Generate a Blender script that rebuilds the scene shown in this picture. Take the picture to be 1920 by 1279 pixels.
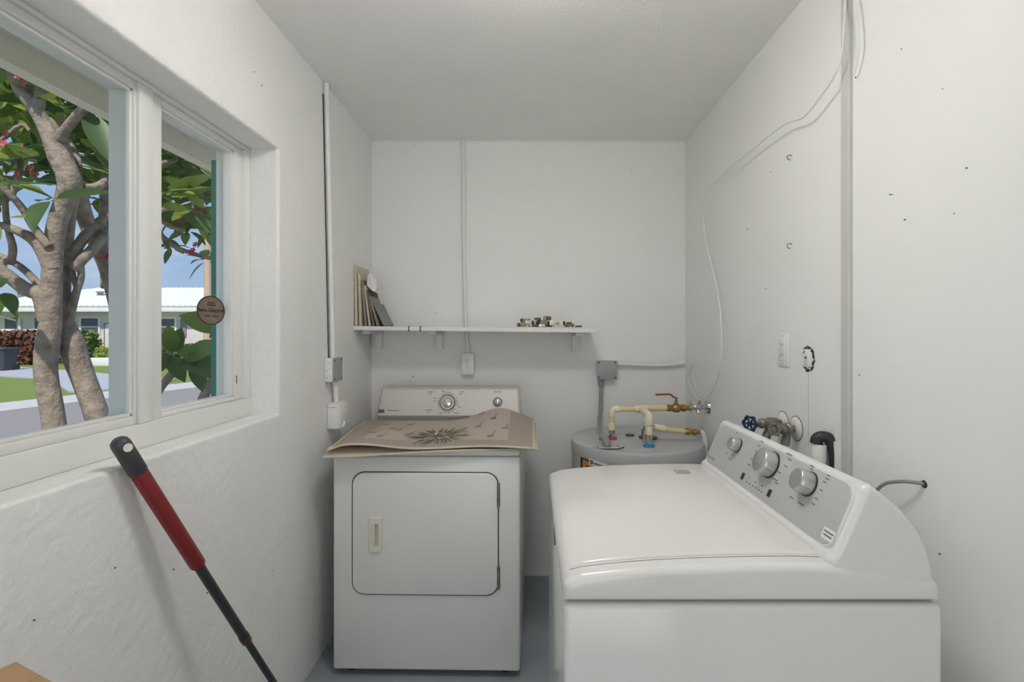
import bpy, bmesh, math, random
from mathutils import Vector, Matrix
random.seed(7)
for o in list(bpy.data.objects): bpy.data.objects.remove(o)
SC = bpy.context.scene
COL = SC.collection
PI = math.pi
# ------------------------------------------------------------------ camera, world, sun, lights
F, CX, CY, EYE = 930.0, 991.0, 620.0, 1.377
cd = bpy.data.cameras.new('camera'); cam = bpy.data.objects.new('camera', cd); COL.objects.link(cam)
cam.location = (0, 0, EYE); cam.rotation_euler = (PI/2, 0, 0)
cd.sensor_width = 36; cd.lens = F/1920*36
cd.shift_x = -(CX-960)/1920; cd.shift_y = -(639.5-CY)/1920
cd.clip_start = .02
SC.camera = cam
SC.view_settings.view_transform = 'Standard'; SC.view_settings.look = 'None'
SC.view_settings.gamma = 1; SC.view_settings.use_curve_mapping = False
SC.view_settings.exposure = 0.2

def lin(c):
    return tuple((v/255/12.92 if v/255 <= .04045 else ((v/255+.055)/1.055)**2.4) for v in c)
def L4(c): return lin(c)+(1,)

W = bpy.data.worlds.new('sky'); SC.world = W; W.use_nodes = True
nt = W.node_tree; nt.nodes.clear()
wo = nt.nodes.new('ShaderNodeOutputWorld'); bg = nt.nodes.new('ShaderNodeBackground')
tc = nt.nodes.new('ShaderNodeTexCoord'); sep = nt.nodes.new('ShaderNodeSeparateXYZ')
nt.links.new(tc.outputs['Generated'], sep.inputs[0])
rp = nt.nodes.new('ShaderNodeValToRGB'); nt.links.new(sep.outputs['Z'], rp.inputs[0])
rp.color_ramp.elements[0].position = 0.0; rp.color_ramp.elements[0].color = L4((186, 202, 226))
rp.color_ramp.elements[1].position = .5; rp.color_ramp.elements[1].color = L4((134, 172, 222))
e = rp.color_ramp.elements.new(.12); e.color = L4((160, 188, 228))
mp = nt.nodes.new('ShaderNodeMapping'); mp.inputs['Scale'].default_value = (2.2, 2.2, 9)
nt.links.new(tc.outputs['Generated'], mp.inputs[0])
nz = nt.nodes.new('ShaderNodeTexNoise'); nz.inputs['Scale'].default_value = 2.0; nz.inputs['Detail'].default_value = 6
nt.links.new(mp.outputs[0], nz.inputs['Vector'])
cr = nt.nodes.new('ShaderNodeValToRGB'); nt.links.new(nz.outputs[0], cr.inputs[0])
cr.color_ramp.elements[0].position = .48; cr.color_ramp.elements[0].color = (0, 0, 0, 1)
cr.color_ramp.elements[1].position = .75; cr.color_ramp.elements[1].color = (.7, .7, .7, 1)
mx = nt.nodes.new('ShaderNodeMixRGB'); nt.links.new(cr.outputs[0], mx.inputs[0]); nt.links.new(rp.outputs[0], mx.inputs[1])
mx.inputs[2].default_value = L4((226, 230, 238))
nt.links.new(mx.outputs[0], bg.inputs[0]); bg.inputs[1].default_value = .88
nt.links.new(bg.outputs[0], wo.inputs[0])

sd = bpy.data.lights.new('sun', 'SUN'); sun = bpy.data.objects.new('sun', sd); COL.objects.link(sun)
sd.energy = 3.2; sd.angle = .03; sd.color = (1, .95, .88)
sun.rotation_euler = Vector((-.06, .62, -.80)).to_track_quat('-Z', 'Y').to_euler()

def area(name, loc, direction, sx, sy, power, color=(1, 1, 1), shape='RECTANGLE'):
    d = bpy.data.lights.new(name, 'AREA'); o = bpy.data.objects.new(name, d); COL.objects.link(o)
    d.shape = shape; d.size = sx; d.size_y = sy; d.energy = power; d.color = color
    o.location = loc; o.rotation_euler = Vector(direction).to_track_quat('-Z', 'Z').to_euler()
    return o
# fill light added in an unseen doorway behind the camera
area('doorway_fill', (-.1, -1.50, 1.02), (.0, 1, .55), 1.3, 1.95, 10, (1, .97, .93))

# ------------------------------------------------------------------ helpers
def P(x, y, Y): return Vector(((x-CX)/F*Y, Y, EYE+(CY-y)/F*Y))
XL, XR, YB, ZC = -.88, .88, 2.784, 2.44
def PL(x, y, off=0):            # pixel -> point on the left wall
    X = XL+off; return P(x, y, X*F/(x-CX))
def PR(x, y, off=0):            # pixel -> point on the right wall
    X = XR-off; return P(x, y, X*F/(x-CX))
def PB(x, y, off=0): return P(x, y, YB-off)

ROOT = {}
def thing(name, label, cat, loc=(0, 0, 0), rotz=0, group=None):
    o = bpy.data.objects.new(name, None); COL.objects.link(o); o.empty_display_size = .05
    o.location = loc; o.rotation_euler = (0, 0, rotz)
    o['label'] = label; o['category'] = cat
    if group: o['group'] = group
    ROOT[o.name] = Matrix.Translation(Vector(loc)) @ Matrix.Rotation(rotz, 4, 'Z')
    return o
def finish(name, bm, mats, smooth=True, angle=40):
    bmesh.ops.recalc_face_normals(bm, faces=bm.faces)
    me = bpy.data.meshes.new(name); bm.to_mesh(me); bm.free()
    if not isinstance(mats, (list, tuple)): mats = [mats]
    for m in mats: me.materials.append(m)
    if smooth:
        for p in me.polygons: p.use_smooth = True
        try: me.set_sharp_from_angle(angle=math.radians(angle))
        except Exception: pass
    return me
def part(name, bm, mats, parent, world=True, smooth=True, label=None, angle=40):
    if world:
        m = ROOT.get(parent.name)
        if m is not None: bm.transform(m.inverted())
    o = bpy.data.objects.new(name, finish(name, bm, mats, smooth, angle)); COL.objects.link(o)
    o.parent = parent
    m = ROOT.get(parent.name)
    ROOT[o.name] = m if m is not None else Matrix()
    if label: o['label'] = label
    return o
def solo(name, bm, mats, label=None, cat=None, group=None, kind=None, smooth=True, angle=40):
    vs = [v.co for v in bm.verts]
    c = Vector(((min(v.x for v in vs)+max(v.x for v in vs))/2, (min(v.y for v in vs)+max(v.y for v in vs))/2, min(v.z for v in vs)))
    bmesh.ops.translate(bm, vec=-c, verts=bm.verts)
    o = bpy.data.objects.new(name, finish(name, bm, mats, smooth, angle)); COL.objects.link(o); o.location = c
    if label: o['label'] = label
    if cat: o['category'] = cat
    if group: o['group'] = group
    if kind: o['kind'] = kind
    ROOT[o.name] = Matrix.Translation(c)
    return o
def NB(): return bmesh.new()
def add_box(bm, lo, hi, bevel=0, seg=2, mi=0, mat=None):
    lo, hi = Vector(lo), Vector(hi)
    M = Matrix.Translation((lo+hi)/2) @ Matrix.Diagonal((*(hi-lo), 1))
    if mat is not None: M = mat @ M
    t = bmesh.new(); bmesh.ops.create_cube(t, size=1, matrix=M)
    if bevel > 0: bmesh.ops.bevel(t, geom=t.edges[:], offset=bevel, segments=seg, profile=.5, affect='EDGES', clamp_overlap=True)
    merge(bm, t, mi); return bm
def merge(bm, t, mi=0):
    mp_ = {}
    for v in t.verts: mp_[v] = bm.verts.new(v.co)
    for f in t.faces:
        try:
            nf = bm.faces.new([mp_[v] for v in f.verts]); nf.material_index = mi if mi else f.material_index
        except ValueError: pass
    t.free()
def box(lo, hi, bevel=0, seg=2, mat=None): return add_box(NB(), lo, hi, bevel, seg, 0, mat)
def smooth_path(pts, n=6):
    pts = [Vector(p) for p in pts]
    if len(pts) < 3: return pts
    out = []
    q = [pts[0]*2-pts[1]]+pts+[pts[-1]*2-pts[-2]]
    for i in range(1, len(q)-2):
        p0, p1, p2, p3 = q[i-1:i+3]
        for k in range(n):
            t = k/n
            out.append(.5*((2*p1)+(p2-p0)*t+(2*p0-5*p1+4*p2-p3)*t*t+(3*p1-p0-3*p2+p3)*t**3))
    out.append(pts[-1]); return out
def add_tube(bm, pts, r, seg=10, n=6, caps=True, sm=True, mi=0, flat=None):
    pts = [Vector(p) for p in pts]
    rs = r if isinstance(r, (list, tuple)) else [r]*len(pts)
    if sm and len(pts) > 2:
        sp = smooth_path(pts, n); m = len(sp); rr = []
        for i in range(m):
            t = i/(m-1)*(len(rs)-1); a = min(int(t), len(rs)-2); rr.append(rs[a]+(rs[a+1]-rs[a])*(t-a))
        pts, rs = sp, rr
    T = []
    for i in range(len(pts)):
        d = pts[min(i+1, len(pts)-1)]-pts[max(i-1, 0)]
        T.append(d.normalized() if d.length > 1e-9 else Vector((0, 0, 1)))
    up = Vector((0, 0, 1)) if abs(T[0].z) < .9 else Vector((1, 0, 0))
    N = (up-T[0]*up.dot(T[0])).normalized(); rings = []
    for i, p in enumerate(pts):
        N = (N-T[i]*N.dot(T[i])).normalized(); B = T[i].cross(N)
        rings.append([bm.verts.new(p+(N*math.cos(a)+B*math.sin(a))*rs[i]) for a in [2*PI*k/seg for k in range(seg)]])
    for a, b in zip(rings, rings[1:]):
        for k in range(seg):
            f = bm.faces.new((a[k], a[(k+1) % seg], b[(k+1) % seg], b[k])); f.material_index = mi
    if caps:
        for rg in (rings[0], rings[-1]):
            f = bm.faces.new(rg); f.material_index = mi
    return bm
def tube(pts, r, **k): return add_tube(NB(), pts, r, **k)
def add_lathe(bm, prof, M=None, seg=24, mi=0):
    """prof: (r, h) list about local Z"""
    M = M or Matrix(); rings = []
    for r, h in prof:
        if r < 1e-6: rings.append([bm.verts.new(M @ Vector((0, 0, h)))])
        else: rings.append([bm.verts.new(M @ Vector((r*math.cos(2*PI*k/seg), r*math.sin(2*PI*k/seg), h))) for k in range(seg)])
    for a, b in zip(rings, rings[1:]):
        for k in range(seg):
            k2 = (k+1) % seg
            if len(a) == 1 and len(b) == 1: continue
            if len(a) == 1: f = bm.faces.new((a[0], b[k2], b[k]))
            elif len(b) == 1: f = bm.faces.new((a[k], a[k2], b[0]))
            else: f = bm.faces.new((a[k], a[k2], b[k2], b[k]))
            f.material_index = mi
    closed = prof[0] == prof[-1]
    for rg in (rings[0], rings[-1]):
        if len(rg) > 2 and not closed: bm.faces.new(rg).material_index = mi
    if closed: bmesh.ops.remove_doubles(bm, verts=rings[0]+rings[-1], dist=1e-7)
    return bm
def lathe(prof, M=None, seg=24): return add_lathe(NB(), prof, M, seg)
def axis(o, z, x=None):
    """matrix with origin o and local Z along z (and local X near x)"""
    z = Vector(z).normalized()
    x = Vector(x) if x is not None else (Vector((1, 0, 0)) if abs(z.x) < .9 else Vector((0, 1, 0)))
    x = (x-z*x.dot(z)).normalized(); y = z.cross(x)
    M = Matrix((x, y, z)).transposed().to_4x4(); M.translation = Vector(o); return M
def rrect(w, h, r, n=6):
    out = []
    for cx_, cy_, a0 in ((w/2-r, h/2-r, 0), (-w/2+r, h/2-r, PI/2), (-w/2+r, -h/2+r, PI), (w/2-r, -h/2+r, 1.5*PI)):
        for k in range(n+1):
            a = a0+PI/2*k/n; out.append((cx_+r*math.cos(a), cy_+r*math.sin(a)))
    return out
def offset_poly(pts, d):
    n = len(pts); out = []
    A = sum(pts[i][0]*pts[(i+1) % n][1]-pts[(i+1) % n][0]*pts[i][1] for i in range(n))
    s = 1 if A > 0 else -1
    for i in range(n):
        p0, p1, p2 = Vector(pts[i-1]), Vector(pts[i]), Vector(pts[(i+1) % n])
        e1, e2 = (p1-p0), (p2-p1)
        if e1.length < 1e-9 or e2.length < 1e-9: out.append(p1); continue
        n1 = Vector((-e1.y, e1.x)).normalized()*s; n2 = Vector((-e2.y, e2.x)).normalized()*s
        m = n1+n2
        m = n1 if m.length < 1e-6 else m.normalized()
        out.append(p1+m*d/max(.45, m.dot(n1)))
    return out
def add_prism(bm, poly, h0, h1, M=None, bev=0, seg=3, both=True, mi=0):
    """polygon in local XY extruded h0..h1 on local Z with rounded rims"""
    M = M or Matrix(); prof = []
    if bev > 0:
        if both: prof += [(bev*(1-math.sin(PI/2*k/seg)), h0+bev*(1-math.cos(PI/2*k/seg))) for k in range(seg+1)]
        else: prof += [(0, h0)]
        prof += [(bev*(1-math.cos(PI/2*k/seg)), h1-bev*(1-math.sin(PI/2*k/seg))) for k in range(seg+1)]
    else: prof = [(0, h0), (0, h1)]
    rings = []
    for d, h in prof:
        q = offset_poly(poly, d) if d > 1e-7 else [Vector(p) for p in poly]
        rings.append([bm.verts.new(M @ Vector((p[0], p[1], h))) for p in q])
    n = len(poly)
    for a, b in zip(rings, rings[1:]):
        for k in range(n):
            bm.faces.new((a[k], a[(k+1) % n], b[(k+1) % n], b[k])).material_index = mi
    bm.faces.new(rings[0]).material_index = mi; bm.faces.new(rings[-1]).material_index = mi
    return bm
def prism(poly, h0, h1, M=None, bev=0, seg=3, both=True): return add_prism(NB(), poly, h0, h1, M, bev, seg, both)
MXZ = Matrix(((1, 0, 0, 0), (0, 0, 1, 0), (0, 1, 0, 0), (0, 0, 0, 1)))      # local (a,b,h) -> world (a,h,b)
def text_bm(s, size, M, extrude=.0002, align='CENTER'):
    cu = bpy.data.curves.new('t', 'FONT'); cu.body = s; cu.size = size; cu.align_x = align; cu.align_y = 'CENTER'; cu.extrude = extrude
    o = bpy.data.objects.new('t', cu); COL.objects.link(o)
    bpy.context.view_layer.update()
    me = bpy.data.meshes.new_from_object(o.evaluated_get(bpy.context.evaluated_depsgraph_get()))
    bm = NB(); bm.from_mesh(me); bm.transform(M)
    bpy.data.objects.remove(o); bpy.data.curves.remove(cu); bpy.data.meshes.remove(me)
    return bm

# ------------------------------------------------------------------ materials
def mat(name, rgb, rough=.5, metal=0, var=None, bump=None, coat=0, spec=None, vcol=None):
    m = bpy.data.materials.new(name); m.use_nodes = True; n = m.node_tree; b = n.nodes['Principled BSDF']
    b.inputs['Base Color'].default_value = L4(rgb); b.inputs['Roughness'].default_value = rough; b.inputs['Metallic'].default_value = metal
    if coat: b.inputs['Coat Weight'].default_value = coat; b.inputs['Coat Roughness'].default_value = .15
    if spec is not None: b.inputs['Specular IOR Level'].default_value = spec
    tcn = n.nodes.new('ShaderNodeTexCoord')
    if var is None: var = (9, .04)
    sc, am = var[0], var[1]
    nn = n.nodes.new('ShaderNodeTexNoise'); nn.inputs['Scale'].default_value = sc; nn.inputs['Detail'].default_value = 4
    n.links.new(tcn.outputs['Object'], nn.inputs['Vector'])
    if len(var) > 2:
        mpp = n.nodes.new('ShaderNodeMapping'); mpp.inputs['Scale'].default_value = var[2]
        n.links.new(tcn.outputs['Object'], mpp.inputs[0]); n.links.new(mpp.outputs[0], nn.inputs['Vector'])
    ramp = n.nodes.new('ShaderNodeValToRGB'); n.links.new(nn.outputs[0], ramp.inputs[0])
    ramp.color_ramp.elements[0].position = .3; ramp.color_ramp.elements[1].position = .7
    if vcol:
        ramp.color_ramp.elements[0].color = L4(vcol); ramp.color_ramp.elements[1].color = L4(rgb)
    else:
        c = lin(rgb)
        ramp.color_ramp.elements[0].color = tuple(v*(1-am) for v in c)+(1,)
        ramp.color_ramp.elements[1].color = tuple(min(1, v*(1+am)) for v in c)+(1,)
    n.links.new(ramp.outputs[0], b.inputs['Base Color'])
    if bump:
        bn = n.nodes.new('ShaderNodeTexNoise'); bn.inputs['Scale'].default_value = bump[0]; bn.inputs['Detail'].default_value = 5
        n.links.new(tcn.outputs['Object'], bn.inputs['Vector'])
        bb = n.nodes.new('ShaderNodeBump'); bb.inputs['Strength'].default_value = bump[1]; bb.inputs['Distance'].default_value = bump[2]
        n.links.new(bn.outputs[0], bb.inputs['Height']); n.links.new(bb.outputs[0], b.inputs['Normal'])
    return m
M = {}
M['wall'] = mat('painted_wall', (240, 240, 237), .6, var=(3, .015), bump=(60, .12, .004))
M['stucco'] = mat('rough_plaster', (238, 238, 235), .75, var=(4, .025), bump=(42, .5, .0085))
M['ceil'] = mat('ceiling_paint', (247, 246, 243), .7, var=(3, .02), bump=(110, .4, .005))
M['floor'] = mat('grey_floor_paint', (148, 157, 164), .45, var=(5, .12), bump=(30, .1, .003))
M['white'] = mat('white_paint', (232, 232, 230), .45, var=(6, .02))
M['vinyl'] = mat('white_vinyl', (236, 236, 233), .3, var=(5, .01))
M['enamel'] = mat('washer_enamel', (226, 226, 223), .16, var=(3, .008), coat=.3)
M['lid'] = mat('washer_lid_enamel', (229, 226, 223), .14, var=(3, .008), coat=.4)
M['enamel2'] = mat('dryer_enamel', (226, 226, 222), .3, var=(4, .01))
M['silver'] = mat('dryer_console_silver', (214, 209, 203), .4, .3, var=(4, .02))
M['panel'] = mat('washer_panel_grey', (190, 191, 190), .35, .1, var=(4, .02))
M['chrome'] = mat('chrome', (205, 205, 203), .14, 1, var=(20, .03))
M['satin'] = mat('satin_metal', (190, 190, 188), .36, .8, var=(20, .03))
M['dark'] = mat('dark_plastic', (44, 44, 46), .45, var=(12, .08))
M['black'] = mat('black_ink', (22, 22, 24), .5, var=(12, .1))
M['ink'] = mat('grey_ink', (108, 108, 107), .5, var=(12, .05))
M['inkl'] = mat('faint_ink', (138, 136, 134), .5, var=(12, .05))
M['gap'] = mat('dark_gap', (70, 70, 68), .7, var=(12, .05))
M['cream'] = mat('cream_plastic', (222, 219, 206), .4, var=(8, .02))
M['greymetal'] = mat('grey_box_metal', (168, 169, 168), .5, .2, var=(12, .04))
M['tank'] = mat('heater_grey_enamel', (186, 188, 188), .38, var=(5, .03))
M['conduit'] = mat('grey_conduit', (140, 142, 144), .45, var=(14, .05))
M['cpvc'] = mat('cream_cpvc', (226, 210, 158), .4, var=(14, .04))
M['cpvc2'] = mat('pale_cpvc_fitting', (236, 226, 196), .4, var=(14, .03))
M['brass'] = mat('aged_brass', (170, 134, 78), .35, .85, var=(40, .15))
M['redplastic'] = mat('red_handle', (150, 66, 44), .45, var=(20, .06))
M['redring'] = mat('red_ring', (176, 60, 56), .5, var=(20, .06))
M['bluering'] = mat('blue_ring', (28, 138, 184), .5, var=(20, .06))
M['blueknob'] = mat('navy_handwheel', (44, 56, 84), .5, .3, var=(30, .2))
M['oldmetal'] = mat('weathered_valve_metal', (138, 134, 124), .5, .6, var=(60, .3), bump=(90, .3, .002))
M['orange'] = mat('label_orange', (216, 142, 74), .5, var=(10, .04))
M['paper'] = mat('label_white', (228, 228, 226), .5, var=(10, .02))
M['red'] = mat('red_grip', (128, 34, 38), .35, var=(18, .06))
M['polegrey'] = mat('dark_grey_rubber', (62, 64, 66), .45, var=(18, .06))
M['poleblack'] = mat('black_pole_paint', (48, 50, 52), .35, var=(18, .06))
M['cardboard'] = mat('cardboard', (172, 142, 108), .8, var=(14, .08))
M['card2'] = mat('cardboard_edge', (112, 82, 58), .8, var=(14, .1))
M['matborder'] = mat('mat_taupe_border', (168, 156, 144), .85, var=(60, .05), bump=(300, .2, .001))
M['matfield'] = mat('mat_beige_field', (190, 178, 168), .85, var=(60, .04), bump=(300, .2, .001))
M['matback'] = mat('mat_cream_back', (206, 196, 178), .85, var=(60, .04))
M['petal'] = mat('print_dark_olive', (104, 96, 80), .85, var=(50, .15))
M['petal2'] = mat('print_grey_taupe', (146, 136, 122), .85, var=(50, .1))
M['bark'] = mat('plumeria_bark', (176, 158, 142), .85, var=(22, .2), bump=(50, .8, .012), vcol=(132, 118, 106))
M['leafa'] = mat('leaf_green', (122, 144, 66), .45, var=(6, .15))
M['leafb'] = mat('leaf_dark_green', (92, 116, 66), .4, var=(6, .15))
M['leafc'] = mat('leaf_lime_green', (164, 178, 84), .45, var=(6, .15))
M['flower'] = mat('pink_blossom', (206, 88, 98), .6, var=(30, .1))
M['soffit'] = mat('soffit_paint', (238, 228, 212), .7, var=(4, .04))
M['extwall'] = mat('exterior_stucco', (216, 208, 200), .8, var=(5, .04))
M['teal'] = mat('teal_trim_paint', (52, 142, 122), .5, var=(8, .06))
M['grass'] = mat('lawn_green', (140, 152, 72), .9, var=(30, .25), bump=(80, .6, .03), vcol=(112, 130, 58))
M['road'] = mat('asphalt_pinkish_grey', (150, 140, 138), .9, var=(20, .08))
M['concrete'] = mat('pale_concrete', (202, 194, 190), .85, var=(8, .05))
M['drive'] = mat('lavender_grey_drive', (182, 178, 184), .85, var=(8, .04))
M['housewall'] = mat('house_wall_pale_pink', (226, 216, 214), .8, var=(4, .03))
M['rooftile'] = mat('white_roof_tile', (236, 236, 236), .6, var=(12, .04))
M['housewhite'] = mat('house_white_trim', (238, 236, 232), .5, var=(6, .02))
M['darkglass'] = mat('dark_window_glass', (86, 90, 94), .15, var=(6, .1))
M['hedgered'] = mat('hedge_reddish_leaves', (126, 78, 62), .8, var=(16, .35), vcol=(84, 62, 44))
M['hedgegreen'] = mat('bush_green_leaves', (104, 124, 66), .8, var=(16, .3))
M['bin'] = mat('dark_bin_plastic', (66, 70, 78), .5, var=(8, .06))
M['tanpost'] = mat('tan_post_paint', (206, 176, 150), .7, var=(8, .05))
M['sticker'] = mat('brown_sticker', (122, 106, 92), .5, var=(30, .1))
M['stickink'] = mat('sticker_brown_ink', (38, 20, 16), .5, var=(30, .1))
M['woodtan'] = mat('tan_board', (206, 194, 174), .7, var=(8, .08, (1, 1, 8)))
M['wooddark'] = mat('dark_board', (112, 104, 92), .7, var=(8, .12, (1, 1, 8)))
M['woodgrey'] = mat('grey_brown_board', (150, 142, 128), .7, var=(8, .12, (1, 1, 8)))
M['slate'] = mat('slate_grey_sheet', (134, 136, 138), .6, var=(12, .05))
M['pewter'] = mat('dark_pewter', (92, 86, 76), .35, .7, var=(40, .25))
M['nickel'] = mat('pale_nickel', (206, 202, 190), .3, .7, var=(40, .1))
M['globe'] = mat('lamp_base_white', (236, 236, 232), .4)
def emis(name, rgb, s):
    m = bpy.data.materials.new(name); m.use_nodes = True; b = m.node_tree.nodes['Principled BSDF']
    b.inputs['Base Color'].default_value = L4(rgb); b.inputs['Emission Color'].default_value = L4(rgb); b.inputs['Emission Strength'].default_value = s
    return m
M['glow'] = emis('lamp_diffuser', (255, 252, 248), 26)
def glassmat(name, tint, refl):
    m = bpy.data.materials.new(name); m.use_nodes = True; n = m.node_tree; n.nodes.clear()
    out = n.nodes.new('ShaderNodeOutputMaterial'); mixn = n.nodes.new('ShaderNodeMixShader')
    tr = n.nodes.new('ShaderNodeBsdfTransparent'); tr.inputs[0].default_value = tint+(1,)
    gl = n.nodes.new('ShaderNodeBsdfGlossy'); gl.inputs['Roughness'].default_value = .01
    lw = n.nodes.new('ShaderNodeLayerWeight'); lw.inputs[0].default_value = .12
    ml = n.nodes.new('ShaderNodeMath'); ml.operation = 'MULTIPLY'; ml.inputs[1].default_value = refl
    n.links.new(lw.outputs['Fresnel'], ml.inputs[0]); n.links.new(ml.outputs[0], mixn.inputs[0])
    n.links.new(tr.outputs[0], mixn.inputs[1]); n.links.new(gl.outputs[0], mixn.inputs[2]); n.links.new(mixn.outputs[0], out.inputs[0])
    return m
M['glass'] = glassmat('window_glass', (.95, .97, .96), .45)

# ------------------------------------------------------------------ room shell
YF = -1.6
def struct(name, bm, m, smooth=False, angle=40): return solo(name, bm, m, kind='structure', smooth=smooth, angle=angle)
struct('floor', box((XL-.2, YF-.15, -.12), (XR+.15, YB+.15, 0)), M['floor'])
struct('ceiling', box((XL-.2, YF-.15, ZC), (XR+.15, YB+.15, ZC+.12)), M['ceil'])
wb = struct('wall_back', box((XL-.2, YB, 0), (XR+.15, YB+.15, ZC)), M['wall'])
wr = struct('wall_right', box((XR, YF, 0), (XR+.15, YB, ZC)), M['wall'])
WY0, WY1, WZ0, WZ1 = .80, 1.75, 1.084, 2.017
bm = NB()
rings = []
for X in (XL, XL-.2):
    o4 = [bm.verts.new((X, y, z)) for y, z in ((YF, 0), (YB, 0), (YB, ZC), (YF, ZC))]
    i4 = [bm.verts.new((X, y, z)) for y, z in ((WY0, WZ0-(.012 if X < XL else 0)), (WY1, WZ0-(.012 if X < XL else 0)), (WY1, WZ1), (WY0, WZ1))]
    rings.append((o4, i4))
for o4, i4 in rings:
    for k in range(4): bm.faces.new((o4[k], o4[(k+1) % 4], i4[(k+1) % 4], i4[k]))
for k in range(4):
    k2 = (k+1) % 4
    bm.faces.new((rings[0][0][k], rings[0][0][k2], rings[1][0][k2], rings[1][0][k]))
    bm.faces.new((rings[0][1][k], rings[0][1][k2], rings[1][1][k2], rings[1][1][k]))
ed = [e for e in bm.edges if all(v in rings[0][1] for v in e.verts)]
bmesh.ops.bevel(bm, geom=ed, offset=.014, segments=4, profile=.5, affect='EDGES')
wl = struct('wall_left', bm, M['stucco'], smooth=True, angle=30)
# wall behind the photographer with a doorway added for the fill light
bm = NB()
add_box(bm, (XL, YF-.12, 0), (-.75, YF, ZC)); add_box(bm, (.55, YF-.12, 0), (XR, YF, ZC)); add_box(bm, (-.75, YF-.12, 2.08), (.55, YF, ZC))
struct('wall_front', bm, M['wall'])
# vertical batten over the panel joint on the right wall
tb = PR(1591.5, 620)
struct('trim_1', box((XR-.012, tb.y-.017, 0), (XR+.001, tb.y+.017, ZC), .003), mat('batten_paint', (200, 199, 195), .6))
# thin bead where ceiling meets back wall
struct('trim_2', box((XL, YB-.006, ZC-.006), (XR, YB, ZC)), M['wall'])

# ------------------------------------------------------------------ window
win = bpy.data.objects.new('window_1', None); COL.objects.link(win); win.location = (XL-.14, (WY0+WY1)/2, WZ0); win['kind'] = 'structure'
ROOT['window_1'] = Matrix.Translation(win.location)
XI, XO = -.98, -1.06            # inner and outer face of the vinyl frame
zb, zt = WZ0-.006, WZ1
def wbar(name, y0, y1, z0, z1, x0=XO, x1=XI, bev=.003): return part(name, box((x0, y0, z0), (x1, y1, z1), bev), M['vinyl'], win)
wbar('frame_sill', WY0, WY1, zb, EYE-.236)
wbar('frame_head', WY0, WY1, EYE+.628, zt)
wbar('frame_jamb', WY0, WY0+.03, EYE-.236, EYE+.628)
wbar('frame_jamb', WY1-.03, WY1, EYE-.236, EYE+.628)
# nearer pane: fixed lite close to the inner face
wbar('mullion', 1.250, 1.297, EYE-.236, EYE+.628, XO, XI-.0005)
def sash(y0, y1, x0, x1, w, wb_, wt_, xg, w2=None):
    w2 = w if w2 is None else w2
    wbar('sash_stile', y0, y0+w, EYE-.236, EYE+.628, x0, x1)
    wbar('sash_stile', y1-w2, y1, EYE-.236, EYE+.628, x0, x1)
    wbar('sash_rail', y0+w, y1-w2, EYE-.236, EYE-.236+wb_, x0, x1)
    wbar('sash_rail', y0+w, y1-w2, EYE+.628-wt_, EYE+.628, x0, x1)
    # glazing bead
    z0, z1 = EYE-.236+wb_, EYE+.628-wt_
    bm = NB(); t = .008
    for a, b in (((xg-.004, y0+w, z0), (x1-.006, y0+w+t, z1)), ((xg-.004, y1-w2-t, z0), (x1-.006, y1-w2, z1)), ((xg-.004, y0+w, z0), (x1-.006, y1-w2, z0+t)), ((xg-.004, y0+w, z1-t), (x1-.006, y1-w2, z1))):
        add_box(bm, a, b, .002)
    part('glazing_bead', bm, M['vinyl'], win)
    return part('glass_pane', box((xg-.002, y0+w+.002, z0+.002), (xg+.002, y1-w2-.002, z1-.002)), M['glass'], win)
sash(WY0+.03, 1.250, XO+.006, XI-.008, .026, .022, .022, XI-.024, .006)
sash(1.297, WY1-.03, XO+.004, XI-.012, .045, .014, .020, XI-.045)
# small dark weep slot on the right-hand stile
pw = P(450, 712, 1.68)
part('weep_slot', box((XI-.0125, 1.683, pw.z-.014), (XI-.0112, 1.687, pw.z+.014)), M['gap'], win)

# round sticker on the right-hand pane
xs = XI-.042
sc_ = P(396, 582, 1); ys = xs/(sc_.x); sc_ = P(396, 582, ys)
st = thing('window_sticker', 'round brown company sticker with dark lettering on the window glass', 'sticker', sc_)
R_ = .047
Ms = axis(sc_, (1, 0, 0), (0, 1, 0)) @ Matrix.Diagonal((1.5, 1, 1, 1))
part('disc', lathe([(0, 0), (R_, 0), (R_, .0006), (0, .0006)], Ms, 32), M['sticker'], st)
part('ring', lathe([(R_*.93, .0006), (R_, .0006), (R_, .0010), (R_*.93, .0010), (R_*.93, .0006)], Ms, 32), M['stickink'], st)
part('lettering', text_bm('Sam Electric', .0180, Ms @ Matrix.Translation((0, 0, .0010)), .0002), M['stickink'], st)
for sgn in (-1, 1): part('star', lathe([(0, .0006), (.0035, .0006), (.0035, .0011), (0, .0011)], Ms @ Matrix.Translation((sgn*.039, .0, 0)), 5), M['stickink'], st)
bm = NB()
for x0, x1, y in ((-.022, -.004, -.018), (.004, .022, -.018), (-.014, .014, .017), (-.010, .012, .024)):
    add_box(bm, (x0, y-.002, .0006), (x1, y+.002, .001), mat=Ms)
part('small_print', bm, M['stickink'], st)['kind'] = 'stuff'

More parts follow.
